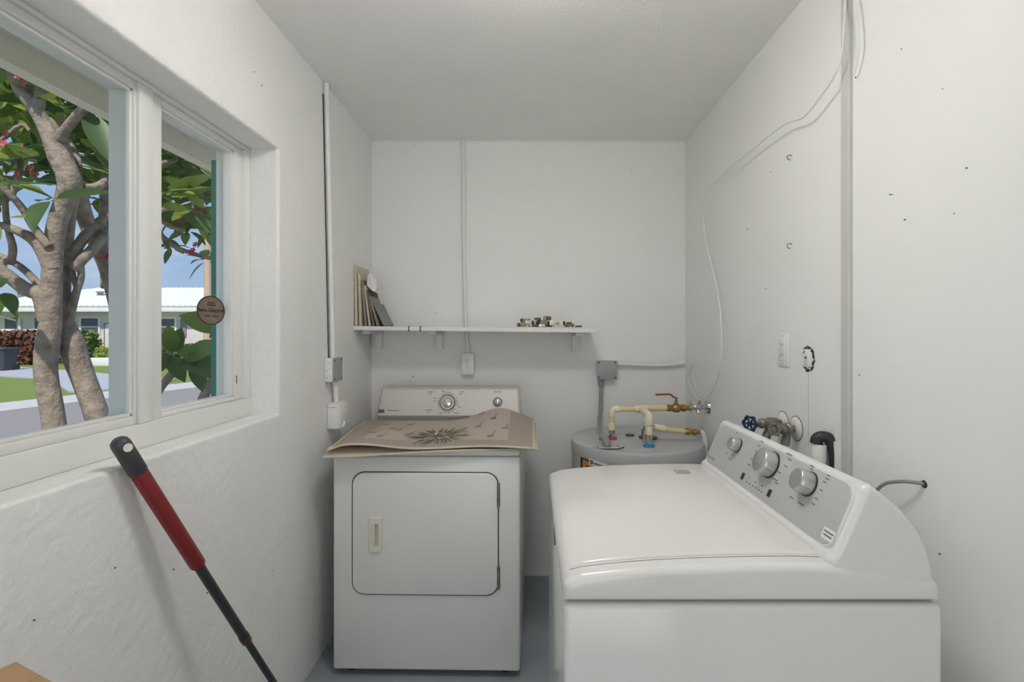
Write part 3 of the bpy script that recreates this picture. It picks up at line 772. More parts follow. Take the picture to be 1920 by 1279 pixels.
# relief valve branch
zr = cold.z+.036; rl0 = Vector((cold.x+.004, cold.y+.09, HZ+.030))
part('relief_valve', lathe([(0, -.03), (.013, -.03), (.013, .0), (.019, .002), (.019, .028), (.011, .032), (.011, .045), (.014, .046), (.012, .052), (0, .053)], Matrix.Translation(rl0), 14), M['chrome'], pip)
e0, e1, e2_ = P(1226, 801, rl0.y), P(1246, 804, rl0.y), P(1284, 809, rl0.y)
part('branch_nut', cyl(rl0+Vector((.01, 0, .012)), e0, .013), M['chrome'], pip)
part('branch_coupling', cyl(e0, e1, rP*1.35), M['cpvc2'], pip)
part('branch_pipe', cyl(e1-Vector((.004, 0, 0)), e2_, rP), M['cpvc'], pip)
e3 = P(1310, 811, rl0.y)
d_ = (e3-e2_); ln = d_.length
part('branch_fitting', lathe([(0, 0), (.013, 0), (.016, .006), (.016, .022), (.011, .026), (.011, .032), (.015, .036), (.015, .052), (.009, .056), (.009, ln+.012), (0, ln+.012)], axis(e2_, d_), 8), M['brass'], pip)
pts = [e3+Vector((.006, 0, .0)), P(1317, 812, rl0.y), P(1321, 822, rl0.y), P(1323, 845, rl0.y-.005), P(1324, 900, rl0.y-.01)]
pts = [Vector((min(p.x, XR-.018), p.y, p.z)) for p in pts]
part('drop_pipe', tube(pts, .0115, seg=12, n=5), M['white'], pip)
# chrome stop valve at the wall
yw = 2.43
sv = thing('stop_valve', 'chrome multi-port stop valve on the right wall beside the brass valve', 'valve', (XR-.05, yw, zp))
xw0 = xb1
part('body', lathe([(0, 0), (.012, 0), (.012, .008), (.019, .010), (.019, .026), (.012, .030), (.014, .040), (.020, .046), (.020, .062), (.013, .066), (.013, XR-xw0), (0, XR-xw0)], axis((xw0, yw, zvv), (1, 0, 0)), 12), M['chrome'], sv)
part('escutcheon', lathe([(0, 0), (.034, 0), (.030, .010), (.016, .014), (0, .014)], axis((XR, yw, zvv), (-1, 0, 0)), 24), M['chrome'], sv)
bm = NB()
for k in range(6):
    a = 2*PI*k/6+.3
    add_tube(bm, [(xw0+.016, yw, zvv), (xw0+.016+.002, yw+.030*math.cos(a), zvv+.030*math.sin(a))], .0035, seg=6, sm=False)
part('handle', bm, M['chrome'], sv)
bm = NB(); add_tube(bm, [(xw0+.05, yw, zvv), (xw0+.05, yw-.02, zvv-.03)], .007, seg=8, sm=False); add_tube(bm, [(xw0+.054, yw, zvv), (xw0+.06, yw-.01, zvv+.032)], .006, seg=8, sm=False)
part('port', bm, M['chrome'], sv)

# ------------------------------------------------------------------ junction box on the back wall with conduit
jb0, jb1 = PB(1119, 712, .05), PB(1157, 676, .05)
jb = thing('junction_box', 'square grey electrical junction box on back wall above the water heater', 'junction box', ((jb0.x+jb1.x)/2, YB-.027, jb0.z))
part('box_body', box((jb0.x+.004, YB-.046, jb0.z+.003), (jb1.x-.003, YB, jb1.z-.003), .004), M['white'], jb)
part('cover', box((jb0.x, YB-.0515, jb0.z), (jb1.x, YB-.0462, jb1.z), .002), M['greymetal'], jb)
for x in (jb0.x+.012, jb1.x-.012):
    for z in (jb0.z+.012, jb1.z-.012):
        part('screw', lathe([(0, 0), (.0045, 0), (.0035, .002), (0, .002)], axis((x, YB-.0515, z), (0, -1, 0)), 8), M['dark'], jb)
q0 = P(1127, 712, YB-.03)
cn = thing('grey_conduit', 'bent grey conduit running from junction box down onto the heater top', 'conduit', (ap.x, ap.y, HZ+.002))
part('connector', lathe([(0, 0), (.013, 0), (.013, -.006), (.017, -.008), (.017, -.03), (.012, -.034), (0, -.034)], Matrix.Translation((q0.x, q0.y, q0.z)), 14), M['conduit'], cn)
pts = [q0-Vector((0, 0, .02)), P(1127, 735, YB-.035), P(1126, 765, YB-.06), P(1124, 790, YB-.13), P(1125, 808, YB-.26), P(1133, 822, YB-.40), (ap.x, ap.y+.055, HZ+.028)]
part('tube', tube(pts, .0105, seg=12), M['conduit'], cn)
part('elbow', tube([(ap.x-.012, ap.y+.07, HZ+.034), (ap.x, ap.y+.053, HZ+.032), (ap.x+.006, ap.y+.035, HZ+.020), (ap.x+.008, ap.y+.031, HZ+.002)], [.015, .017, .018, .018], seg=14), M['conduit'], cn)
# white pipe from the junction box to the corner
pts = [PB(1158, 682, .025), PB(1180, 683, .025), PB(1215, 684.5, .022), PB(1255, 684, .02), PB(1288, 681, .02)]
pts = [Vector((min(p.x, XR-.016), p.y, p.z)) for p in pts]
solo('white_conduit', tube(pts, .0130, seg=12), M['white'], 'white painted conduit running level from grey junction box to corner', 'conduit')
pts = [PR(1300, 683, .01), PR(1291, 700, .008), PR(1293, 722, .008), PR(1303, 742, .012), PR(1312, 752, .03)]
solo('bonding_wire', tube(pts, .003, seg=6), M['white'], 'thin white wire hanging from corner conduit to chrome valve', 'wire')
pts = [PR(1300, 680, .006), PR(1299, 700, .006), PR(1306, 728, .006), PR(1314, 744, .010)]
solo('bonding_wire', tube(pts, .0022, seg=6), M['white'], 'thinnest pale wire beside the white wire under the corner conduit', 'wire')

# long cable on the right wall
cpx = [(1586, -60), (1585, 0), (1582, 60), (1579, 95), (1570, 130), (1548, 168), (1508, 218), (1475, 231), (1440, 256), (1398, 291), (1362, 320), (1336, 350), (1323, 380), (1319.5, 420), (1325, 460), (1335, 500), (1345, 545), (1351, 590), (1353, 640), (1350, 690), (1341, 722), (1328, 744), (1316, 752)]
pts = []
for i, (x, y) in enumerate(cpx):
    pts.append(PR(x, y, .035 if 1 < i < 20 else .018))
pts = [p for p in pts if p.z < ZC]
solo('wall_cable', tube(pts, .0028, seg=8, n=5), M['white'], 'long thin white cable curving down the right wall to chrome valve', 'cable')
pts = [PR(1601, -20, .014), PR(1606, 30, .02), PR(1609, 80, .02), PR(1607, 115, .015), PR(1601, 142, .012)]
pts = [p for p in pts if p.z < ZC]
solo('cable_loop', tube(pts, .0024, seg=8), M['white'], 'short white cable loop beside the top of the vertical batten', 'cable')

# ------------------------------------------------------------------ conduits and boxes on left / back walls
def outlet_face(parent, c, nrm, xdir, up=True):
    m = axis(c, nrm, xdir)
    for s in (-1, 1):
        f = part('receptacle', prism(rrect(.030, .026, .008, 4), 0, .002, m @ Matrix.Translation((0, s*.019, 0)), .0006), M['vinyl'], parent)
        for dx in (-.006, .006):
            part('slot', box((dx-.0011, s*.019+.000, .0018), (dx+.0011, s*.019+.008, .0024), mat=m), M['dark'], parent)
        part('slot', lathe([(0, .0018), (.0023, .0018), (.0023, .0024), (0, .0024)], m @ Matrix.Translation((0, s*.019-.006, 0)), 8), M['dark'], parent)
    part('screw', lathe([(0, 0), (.003, 0), (.0025, .0012), (0, .0012)], m, 8), M['satin'], parent)
# back conduit
pts = [PB(868.5, 262, .012), PB(869, 330, .012), PB(870, 450, .012), PB(872, 580, .012), PB(875, 630, .014), PB(878, 664, .018)]
pts[0].z = ZC-.001
solo('wall_conduit', tube(pts, .0105, seg=12), M['white'], 'white painted conduit running down the middle of the back wall', 'conduit')
ob0, ob1 = PB(865.5, 702, .04), PB(889, 663, .04)
ob = thing('surface_outlet', 'white surface-mounted double outlet on back wall below the shelf', 'outlet', ((ob0.x+ob1.x)/2, YB-.02, ob0.z))
part('box_body', box((ob0.x+.003, YB-.036, ob0.z+.003), (ob1.x-.003, YB, ob1.z-.003), .004), M['white'], ob)
part('face_plate', box((ob0.x, YB-.041, ob0.z), (ob1.x, YB-.0355, ob1.z), .002), M['vinyl'], ob)
outlet_face(ob, Vector(((ob0.x+ob1.x)/2, YB-.041, (ob0.z+ob1.z)/2)), (0, -1, 0), (1, 0, 0))
# left conduit
ct = PL(612, 168, .012); cb_ = PL(624, 676, .014)
ct.z = ZC-.001
solo('wall_conduit', tube([ct, (ct+cb_)/2, cb_], .0115, seg=12), M['white'], 'white painted conduit down the left wall between window and corner', 'conduit')
w0, w1 = PL(605.5, 176, .002), PL(616, 672, .002)  # dark tube put in for the shadow line along the conduit
solo('conduit_shadow_line', tube([w0, w1], .0022, seg=6, sm=False), M['dark'], 'thin dark strip standing in for shadow beside the left wall conduit', 'wire')
# upper box: side toward camera white, cover grey
bx_y0 = 818.4/(CX-608); zt_, zb2 = PL(608, 672).z, PL(608, 717).z
lb = thing('switch_box', 'square box with grey cover plate on left wall conduit', 'junction box', (XL+.02, bx_y0+.05, zb2))
part('box_body', box((XL, bx_y0, zb2), (XL+.036, bx_y0+.10, zt_), .006), M['white'], lb)
part('cover', box((XL+.0362, bx_y0-.001, zb2-.001), (XL+.0405, bx_y0+.101, zt_+.001), .0015), M['greymetal'], lb)
for y in (bx_y0+.011, bx_y0+.089):
    for z in (zb2+.011, zt_-.011):
        part('screw', lathe([(0, 0), (.0045, 0), (.0035, .002), (0, .002)], axis((XL+.0405, y, z), (1, 0, 0)), 8), M['dark'], lb)
for dx, dz in ((.012, .02), (.024, .028), (.012, .05), (.024, .06), (.018, .08), (.028, .088), (.024, .014)):
    part('knockout', lathe([(0, 0), (.0022, 0), (.0022, .0006), (0, .0006)], axis((XL+dx, bx_y0, zb2+dz), (0, -1, 0)), 8), M['inkl'], lb)
# lower conduit + box
c0_, c1_ = PL(628, 716, .016), PL(631, 762, .02)
solo('wall_conduit', tube([c0_, c1_], .0115, seg=12, sm=False), M['white'], 'short white conduit joining the two boxes on the left wall', 'conduit')
by0 = 818.4/(CX-612); zt2, zb3 = PL(612, 757).z, PL(612, 806).z
rb_ = thing('power_outlet_box', 'white plastic power outlet box low on left wall beside the dryer', 'outlet', (XL+.03, by0+.05, zb3))
part('box_body', box((XL, by0, zb3), (XL+.050, by0+.105, zt2), .008, 3), M['white'], rb_)
part('face_plate', box((XL+.0495, by0+.004, zb3+.004), (XL+.056, by0+.101, zt2-.004), .003), M['vinyl'], rb_)
part('cord_grip', tube([(XL+.050, by0+.03, zb3+.010), (XL+.062, by0+.03, zb3+.012), (XL+.066, by0+.035, zb3+.032)], .006, seg=8), M['vinyl'], rb_)
part('seam', box((XL+.004, by0-.0004, zt2-.018), (XL+.044, by0+.002, zt2-.0165)), M['inkl'], rb_)

# ------------------------------------------------------------------ outlet and cut-out on the right wall
oc = PR(1470.5, 656)
ro = thing('wall_outlet', 'white decorator-style wall outlet on right wall above the washer taps', 'outlet', (XR, oc.y, oc.z-.057))
part('face_plate', box((XR-.006, oc.y-.036, oc.z-.057), (XR, oc.y+.036, oc.z+.057), .003), M['vinyl'], ro)
part('insert', box((XR-.009, oc.y-.017, oc.z-.034), (XR-.0055, oc.y+.017, oc.z+.034), .0015), M['white'], ro)
for s in (-1, 1):
    for dy in (-.006, .006):
        part('slot', box((XR-.0094, oc.y+dy-.001, oc.z+s*.018-.004), (XR-.0088, oc.y+dy+.001, oc.z+s*.018+.004)), M['dark'], ro)
for s in (-1, 1): part('screw', lathe([(0, 0), (.003, 0), (.0025, .0012), (0, .0012)], axis((XR-.006, oc.y, oc.z+s*.048), (-1, 0, 0)), 8), M['satin'], ro)
hc = PR(1516, 673)
ch = thing('cutout_socket', 'white socket in a ragged round cut-out of the right wall', 'socket', (XR, hc.y, hc.z-.04))
mh = axis((XR, hc.y, hc.z), (-1, 0, 0), (0, -1, 0))     # local x toward camera (right in the picture)
bm = NB(); A, B = [], []
rr = random.Random(5)
for k in range(33):
    a = math.radians(-150+k*305/32)
    w = .010*math.sin(PI*k/32)**.6+.001
    ro_ = .041+rr.uniform(-.003, .003); ri_ = ro_-w-rr.uniform(0, .003)
    A.append((ro_*math.cos(a)*.86, ro_*math.sin(a))); B.append((ri_*math.cos(a)*.86, ri_*math.sin(a)))
va = [bm.verts.new(mh @ Vector((p[0], p[1], .0008))) for p in A]; vb = [bm.verts.new(mh @ Vector((p[0], p[1], .0008))) for p in B]
for k in range(32): bm.faces.new((va[k], va[k+1], vb[k+1], vb[k]))
part('ragged_gap', bm, M['dark'], ch, smooth=False)
for k in range(9):
    a = math.radians(-130+k*32); r_ = .036+rr.uniform(-.004, .003)
    part('plaster_crumb', box((-.003, -.002, 0), (.003, .002, .004), .001, mat=mh @ Matrix.Translation((r_*.86*math.cos(a), r_*math.sin(a), .0008)) @ Matrix.Rotation(rr.uniform(0, 3), 4, 'Z')), M['oldmetal'] if k % 2 else M['wall'], ch)
part('socket_disc', lathe([(0, 0), (.024, 0), (.024, .003), (.021, .005), (0, .005)], mh @ Matrix.Translation((-.002, 0, 0)) @ Matrix.Diagonal((.86, 1.2, 1, 1)), 24), M['vinyl'], ch)
part('socket_face', box((-.010, -.016, .005), (.006, .008, .0075), .001, mat=mh), M['cream'], ch)
part('socket_hole', lathe([(0, 0), (.004, 0), (.004, .001), (0, .001)], mh @ Matrix.Translation((-.002, .004, .0075)), 10), M['dark'], ch)

# ------------------------------------------------------------------ washer taps
def tap(name, label, wy, wz, ln, knob, kr=.023, dv_=(-.93, -.37, .05)):
    t = thing(name, label, 'tap', (XR, wy, wz-.03))
    m = axis((XR, wy, wz), (-1, 0, 0), (0, 1, 0))
    part('escutcheon', lathe([(0, 0), (.040, 0), (.036, .004), (.017, .010), (0, .010)], m, 28), M['white'], t)
    part('escutcheon_edge', lathe([(.0385, 0), (.041, 0), (.041, .0015), (.0385, .0015), (.0385, 0)], m, 28), M['oldmetal'], t)
    dv_ = Vector(dv_).normalized(); m = axis((XR, wy, wz), dv_, (0, 1, 0)); W0 = Vector((XR, wy, wz))
    part('body', lathe([(0, -.004), (.012, -.004), (.012, .03), (.019, .034), (.020, ln*.45), (.015, ln*.5), (.017, ln*.55), (.017, ln*.68), (.010, ln*.72), (.009, ln*.85), (.005, ln*.86), (.005, ln), (0, ln)], m, 14), M['oldmetal'], t)
    part('spout', tube([W0+dv_*ln*.42, W0+dv_*ln*.44-Vector((0, 0, .02)), W0+dv_*ln*.5-Vector((0, 0, .040)), W0+dv_*ln*.54-Vector((0, 0, .055))], [.013, .012, .014, .014], seg=12), M['oldmetal'], t)
    if knob:
        bm = NB(); mk = axis(W0+dv_*ln, dv_+Vector((0, -.25, 0)), (0, 1, 0))
        n = 24; ringp = [mk @ Vector(((kr+.003*math.cos(6*2*PI*k/n))*math.cos(2*PI*k/n), (kr+.003*math.cos(6*2*PI*k/n))*math.sin(2*PI*k/n), 0)) for k in range(n+1)]
        add_tube(bm, ringp, .0045, seg=8, sm=False, caps=False)
        for k in range(6):
            a = 2*PI*k/6; add_tube(bm, [mk @ Vector((0, 0, .0)), mk @ Vector((kr*math.cos(a), kr*math.sin(a), 0))], .0035, seg=6, sm=False)
        add_lathe(bm, [(0, -.006), (.008, -.006), (.008, .006), (0, .007)], mk, 12)
        part('handwheel', bm, knob, t)
    return t
t1 = PR(1468, 793); tap('washer_tap', 'old metal washer tap with blue handwheel on the right wall', t1.y, t1.z, .150, M['blueknob'])
t2 = PR(1493, 800); tap('washer_tap', 'old metal washer tap nearest the batten, without a visible handwheel', t2.y, t2.z-.006, .095, M['oldmetal'], .018)

# ------------------------------------------------------------------ standpipe and drain hose, cable stub
hp = PR(1562, 850, .055); yh = hp.y
sp = thing('drain_standpipe', 'white drain pipe behind the washer holding the black hose', 'pipe', (XR-.055, 1.44, 0))
hz0 = P(1520, 823, 1.47).z
px0 = (1536-CX)/F*1.45
part('pipe', lathe([(0, 0), (.017, 0), (.017, hz0-.065), (.020, hz0-.063), (.020, hz0-.012), (.019, hz0-.010), (.0175, hz0-.010), (.0175, hz0-.05), (0, hz0-.05)], Matrix.Translation((px0, 1.45, 0)), 22), M['white'], sp)
part('wall_plate', box((XR-.006, 1.385, .86), (XR, 1.46, 1.06), .002), M['white'], sp)
hpx = [(1530, 832), (1532, 823), (1541, 819), (1553, 822), (1562, 835), (1566, 856), (1567, 900), (1564, 960)]
hy = [1.45, 1.45, 1.445, 1.44, 1.435, 1.43, 1.43, 1.43]
solo('drain_hose', tube([P(x, y, Y) for (x, y), Y in zip(hpx, hy)], .0165, seg=14, n=6), M['dark'], 'black drain hose hooked over the white pipe behind the washer', 'hose')
ce = PR(1733, 908)
pts = [ce, PR(1718, 905, .012), P(1690, 903, ce.y+.03), P(1660, 907, ce.y+.07), P(1640, 925, ce.y+.10), P(1625, 960, ce.y+.12)]
pts = [Vector((min(p.x, XR-.006) if i else XR-.001, p.y, p.z)) for i, p in enumerate(pts)]
solo('grey_cable', tube(pts, .0042, seg=8), M['conduit'], 'short grey cable leaving a hole in right wall behind the washer', 'cable')
part('cable_hole', lathe([(0, 0), (.009, 0), (.007, .003), (0, .003)], axis((XR, ce.y, ce.z), (-1, 0, 0)), 10), M['dark'], wr)

# ------------------------------------------------------------------ shelf, brackets, things on the shelf
ys0 = 818.4/(CX-662)
sx1 = (1120-CX)/F*ys0
zl_, zr_ = EYE+(CY-611.5)/F*ys0, EYE+(CY-616.5)/F*ys0      # top at left and right end
def shelf_z(X): return zl_+(zr_-zl_)*(X-XL)/(sx1-XL)
bm = NB()
n = 1; vs = []
th = .0205
rngs = []
for X in (XL, sx1):
    z = shelf_z(X); rngs.append([bm.verts.new(v) for v in ((X, ys0, z-th), (X, ys0, z), (X, YB, z), (X, YB, z-th))])
for k in range(4): bm.faces.new((rngs[0][k], rngs[0][(k+1) % 4], rngs[1][(k+1) % 4], rngs[1][k]))
bm.faces.new(rngs[0]); bm.faces.new(rngs[1])
bmesh.ops.bevel(bm, geom=bm.edges[:], offset=.002, segments=2, affect='EDGES')
solo('wall_shelf', bm, M['white'], 'white painted plank shelf across the back wall above the dryer', 'shelf')
for i, (px_, py_) in enumerate(((712, 652.5), (825, 654.5), (1078.5, 657))):
    c = PB(px_, 620); zt3 = shelf_z(c.x)-th-.0005; zz = EYE-(py_-CY)/F*(YB-.02)
    b = thing('shelf_bracket', ['white wooden bracket under left end of the shelf, nearest the corner', 'white wooden shelf bracket between the corner and the conduit', 'white wooden bracket under right end of the shelf'][i], 'bracket', (c.x, YB-.02, zz), 0, 'shelf brackets')
    part('upright', prism([(-.020, zz), (-.014, zz-.004), (.014, zz-.004), (.020, zz), (.020, zt3), (-.020, zt3)], YB-.036, YB, Matrix(((1, 0, 0, c.x), (0, 0, 1, 0), (0, 1, 0, 0), (0, 0, 0, 1))), .002, 2), M['white'], b)
    part('arm', box((c.x-.019, YB-.24, zt3-.018), (c.x+.019, YB-.036, zt3), .002), M['white'], b)
for px_ in (766.5, 788):
    X = (px_-CX)/F*ys0; z = shelf_z(X)
    bm = NB(); add_box(bm, (X-.0022, ys0-.0022, z-th-.002), (X+.0022, ys0+.0, z+.003)); add_box(bm, (X-.0022, ys0-.002, z), (X+.0022, ys0+.03, z+.003)); add_box(bm, (X-.0022, ys0-.002, z-th-.003), (X+.0022, ys0+.03, z-th-.0005))
    solo('shelf_clip', bm, M['black'], 'narrow black clip on shelf edge, '+('the left one of the pair' if px_ < 770 else 'the right one of the pair'), 'clip', 'clips on the shelf edge')
# leaning boards at the left end: each leans on the previous one toward the left wall
def leaning(name, label, cat, base_x, top_x, hgt, y0, y1, th_, m_, grp='boards leaning on the shelf', zoff=0):
    z0 = shelf_z(base_x)+.001+zoff
    ax = Vector((top_x-base_x, 0, hgt)); L_ = ax.length; ax.normalize(); nx = Vector((ax.z, 0, -ax.x))
    Mx = Matrix((nx, Vector((0, 1, 0)), ax)).transposed().to_4x4(); Mx.translation = Vector((base_x, (y0+y1)/2, z0))
    return solo(name, box((0, -(y1-y0)/2, 0), (th_, (y1-y0)/2, L_), .001, 1, mat=Mx), m_, label, cat, grp)
yA = ys0+.01
leaning('leaning_board', 'tall tan board against left wall at the end of the shelf', 'board', XL+.006, XL+.002, .305, yA, yA+.20, .010, M['woodtan'])
leaning('leaning_board', 'pale tan board second from the wall in the leaning stack', 'board', XL+.024, XL+.016, .265, yA+.01, yA+.20, .012, M['card2'] if False else M['woodtan'])
leaning('leaning_board', 'grey-brown board in the middle of the leaning stack', 'board', XL+.050, XL+.031, .235, yA+.015, yA+.19, .009, M['woodgrey'])
leaning('leaning_board', 'tan board leaning just right of the grey-brown one', 'board', XL+.068, XL+.043, .205, yA+.02, yA+.19, .010, M['woodtan'])
leaning('leaning_board', 'dark brown board leaning at the outer side of the stack', 'board', XL+.092, XL+.056, .18, yA+.015, yA+.18, .008, M['wooddark'])
leaning('leaning_board', 'short greyish board at the front of the leaning stack', 'board', XL+.110, XL+.068, .15, yA+.02, yA+.17, .008, M['woodgrey'])
leaning('slate_sheet', 'slate grey flap leaning outermost at the foot of the stack', 'sheet', XL+.142, XL+.086, .115, yA+.03, yA+.19, .010, M['slate'])
# pale plastic wrap on top of the stack
bm = NB(); base = Vector((XL+.058, yA+.04, 0)); zt4 = shelf_z(XL+.06)
prf = [(0, .21), (.004, .265), (.020, .270), (.046, .245), (.048, .20), (.040, .175), (.024, .185)]
A = [bm.verts.new((XL+.044+x+.012, yA+.03+.004*math.sin(k*2), zt4+z)) for k, (x, z) in enumerate(prf)]
B = [bm.verts.new((XL+.044+x*.9+.012, yA+.13+.006*math.cos(k*3), zt4+z*.97)) for k, (x, z) in enumerate(prf)]
for k in range(len(prf)): bm.faces.new((A[k], A[(k+1) % len(prf)], B[(k+1) % len(prf)], B[k]))
bm.faces.new(A); bm.faces.new(B)
solo('plastic_wrap', bm, M['paper'], 'crumpled white plastic wrap on top of the leaning boards', 'wrapper', smooth=False)
# low pile of small metal fittings
FP = [(978, 609, 16, 7, 0), (991, 606, 17, 9, 1), (985, 601, 16, 7, 0), (1003, 606.5, 16, 9, 1), (1000, 611, 16, 4, 2), (1017, 610.5, 16, 5, 1), (1016, 604, 17, 8, 0), (1032, 610.5, 13, 5, 2), (1034, 606, 17, 8, 1),
      (1010, 598, 16, 5, 2), (1026, 597, 14, 8, 2), (1052, 606.5, 17, 8, 1), (1062, 612, 13, 3, 2), (1069, 606, 15, 4, 2), (1081, 612, 17, 3, 2), (1068, 610, 14, 4, 1)]
mats_f = [mat('dull_fitting_metal', (150, 142, 122), .4, .6, var=(40, .2)), M['nickel'], M['pewter']]
rnf = random.Random(2)
where = ['leftmost at the foot', 'second along the bottom', 'upper left', 'third along the bottom', 'flattest under the left side', 'bottom middle', 'middle', 'bottom right of the middle', 'pale one right of the middle', 'on top at the left', 'topmost', 'pale one at right', 'flat dark one at right foot', 'dark one on the right slope', 'rightmost flat dark one', 'pale flat one at the right foot']
nm = ['dull', 'pale nickel', 'dark pewter']
for i, (px_, py_, w, hh, k) in enumerate(FP):
    Y = ys0+.05+.02*(i % 4); c = P(px_, py_, Y); ww, h2 = w/F*Y, hh/F*Y
    zmin = shelf_z(c.x)+.0008; z0 = max(zmin, c.z-h2/2)
    f = thing('metal_fitting', '%s metal fitting in the shelf pile, %s' % (nm[k], where[i]), 'fitting', (c.x, Y, z0), rnf.uniform(-.25, .25), 'metal fittings on the shelf')
    part('barrel', prism(rrect(ww, h2, h2*.3, 3), -.02, .02, Matrix(((1, 0, 0, 0), (0, 0, 1, 0), (0, 1, 0, h2/2), (0, 0, 0, 1))), .001, 2), mats_f[k], f, world=False)
    part('end_cap', prism(rrect(ww*.25, h2*1.02, h2*.3, 3), -.0206, .0206, Matrix(((1, 0, 0, ww*.36*(1 if i % 2 else -1)), (0, 0, 1, 0), (0, 1, 0, h2/2), (0, 0, 0, 1))), .001, 2), M['pewter'] if k != 2 else M['nickel'], f, world=False)

# ------------------------------------------------------------------ extension pole leaning on the sill
pA = P(232, 868, 1.075); pA.x = XL+.022
Yf = 1.60; pB = P(598, CY+EYE*F/Yf, Yf); pB.z = .012
dv = (pB-pA).normalized()
tt = (pA - dv*.062)
pole = thing('extension_pole', 'black extension pole with red grip leaning on the window sill', 'pole', pB)
def at(s): return tt+dv*s
Lp = (pB-tt).length
Mz = axis(tt, dv)
part('end_cap', lathe([(0, -.004), (.010, -.003), (.0165, .003), (.0185, .012), (.0185, .085), (.017, .088), (0, .088)], Mz, 24), M['polegrey'], pole)
part('hang_hole', lathe([(0, 0), (.009, 0), (.009, .002), (0, .002)], axis(tt+dv*.018+Vector((.0, 0, 0))+axis(tt, dv, (1, -.6, .4)).col[0].to_3d()*.0175, axis(tt, dv, (1, -.6, .4)).col[0].to_3d()), 16), M['paper'], pole)
part('grip', lathe([(0, .086), (.0165, .086), (.0172, .09), (.0172, .381), (.016, .386), (0, .386)], Mz, 24), M['red'], pole)
part('outer_tube', lathe([(0, .384), (.0115, .384), (.0115, .67), (0, .67)], Mz, 20), M['poleblack'], pole)
part('lock_collar', lathe([(0, .662), (.0128, .662), (.0128, .688), (.0105, .692), (0, .692)], Mz, 20), M['poleblack'], pole)
part('lock_ring', lathe([(0, .670), (.0131, .670), (.0131, .676), (0, .676)], Mz, 20), M['red'], pole)
part('inner_tube', lathe([(0, .69), (.009, .69), (.009, Lp-.008), (.007, Lp), (0, Lp)], Mz, 18), M['poleblack'], pole)

# ------------------------------------------------------------------ cardboard carton, corner in frame
cc = P(30, 1245, .70)
ct_ = thing('cardboard_box', 'tall brown cardboard box by the left wall, only a corner in view', 'box', (cc.x-.02, .50, 0), 0)
Mb = Matrix.Translation((cc.x+.034, .70-.09, 0)) @ Matrix.Rotation(-.42, 4, 'Z') @ Matrix.Diagonal((.68, .68, 1, 1))
bm = box((-.10, -.10, 0), (.10, .10, cc.z), .002, mat=Mb)
part('carton', bm, M['cardboard'], ct_)
part('flap', box((-.101, -.101, cc.z), (-.001, .101, cc.z+.003), .0006, mat=Mb), M['cardboard'], ct_)
part('flap', box((.001, -.101, cc.z), (.101, .101, cc.z+.003), .0006, mat=Mb), M['cardboard'], ct_)
part('edge_fold', box((.0985, -.1005, .01), (.1012, .1008, cc.z+.0034), .0008, mat=Mb), M['card2'], ct_)

# ------------------------------------------------------------------ ceiling lamp (above, out of frame)
LPX, LPY = .0, 1.12
lamp = thing('ceiling_lamp', 'white ceiling lamp with flattened glowing globe on a short stem', 'lamp', (LPX, LPY, ZC-.13))
part('base', lathe([(0, 0), (.07, 0), (.065, -.02), (.02, -.03), (.02, -.055), (0, -.055)], Matrix.Translation((LPX, LPY, ZC)), 32), M['globe'], lamp)
part('globe', lathe([(0, -.045)]+[(.15*math.sin(a), -.088+.042*math.cos(a)) for a in [PI*k/16 for k in range(1, 16)]]+[(0, -.130)], Matrix.Translation((LPX, LPY, ZC)), 32), M['glow'], lamp)

# ================================================================== OUTSIDE
GZ = -.10
def G(x, y): return P(x, y, (EYE-GZ)*F/(y-CY))
struct('ground', box((-90, -20, GZ-.2), (XL-.2, 90, GZ)), M['grass'])
struct('ground_apron', box((XL-.2, -20, GZ-.2), (20, YF-.15, GZ)), M['concrete'])
def slab(name, pts, z, m):
    if sum(pts[i][0]*pts[(i+1) % len(pts)][1]-pts[(i+1) % len(pts)][0]*pts[i][1] for i in range(len(pts))) < 0: pts = pts[::-1]
    return struct(name, prism(pts, GZ-.05, GZ+z), m)
def edge_x(Y): return -9.5+.27*(Y-8.92)
slab('street', [(edge_x(-15)+6.3, -15), (edge_x(60)+6.3, 60), (edge_x(60), 60), (edge_x(-15), -15)], .004, M['road'])
slab('kerb_strip', [(edge_x(-15), -15), (edge_x(60), 60), (edge_x(60)-1.35, 60), (edge_x(-15)-1.35, -15)], .03, M['concrete'])
slab('driveway', [tuple(G(x, y)[:2]) for x, y in ((-90, 706), (-60, 688), (19, 688.5), (67, 692), (129, 696), (217, 704), (330, 713), (300, 722), (217, 731), (130, 737), (104, 720), (67, 711), (0, 707))], .036, M['drive'])
slab('bounce_strip', [(-3.4, -6), (-3.0, 6), (XL-.2, 6), (XL-.2, -6)], .008, M['concrete'])  # unseen pale strip added to bounce sunlight up to the soffit and window
# ---- own building outside: outer wall face, eave and trim
struct('eave_soffit', box((-1.75, -2.2, EYE+.958), (XL-.2, 3.4, EYE+.985)), M['soffit'])
struct('eave_fascia', box((-1.75, -2.2, EYE+.872), (-1.69, 3.4, EYE+1.16)), M['soffit'])
struct('roof', box((-1.80, -5.0, EYE+1.16), (1.6, 3.5, EYE+1.24)), M['soffit'])  # unseen rear part of the roof is lengthened to keep sun off the doorway
struct('exterior_skin', box((XL-.206, YB, 0), (XL-.2, 3.1, EYE+.958)), M['extwall'])
struct('trim_3', box((-1.116, 1.742, GZ+.05), (XL-.2, 1.86, EYE+.60), .003), M['teal'])

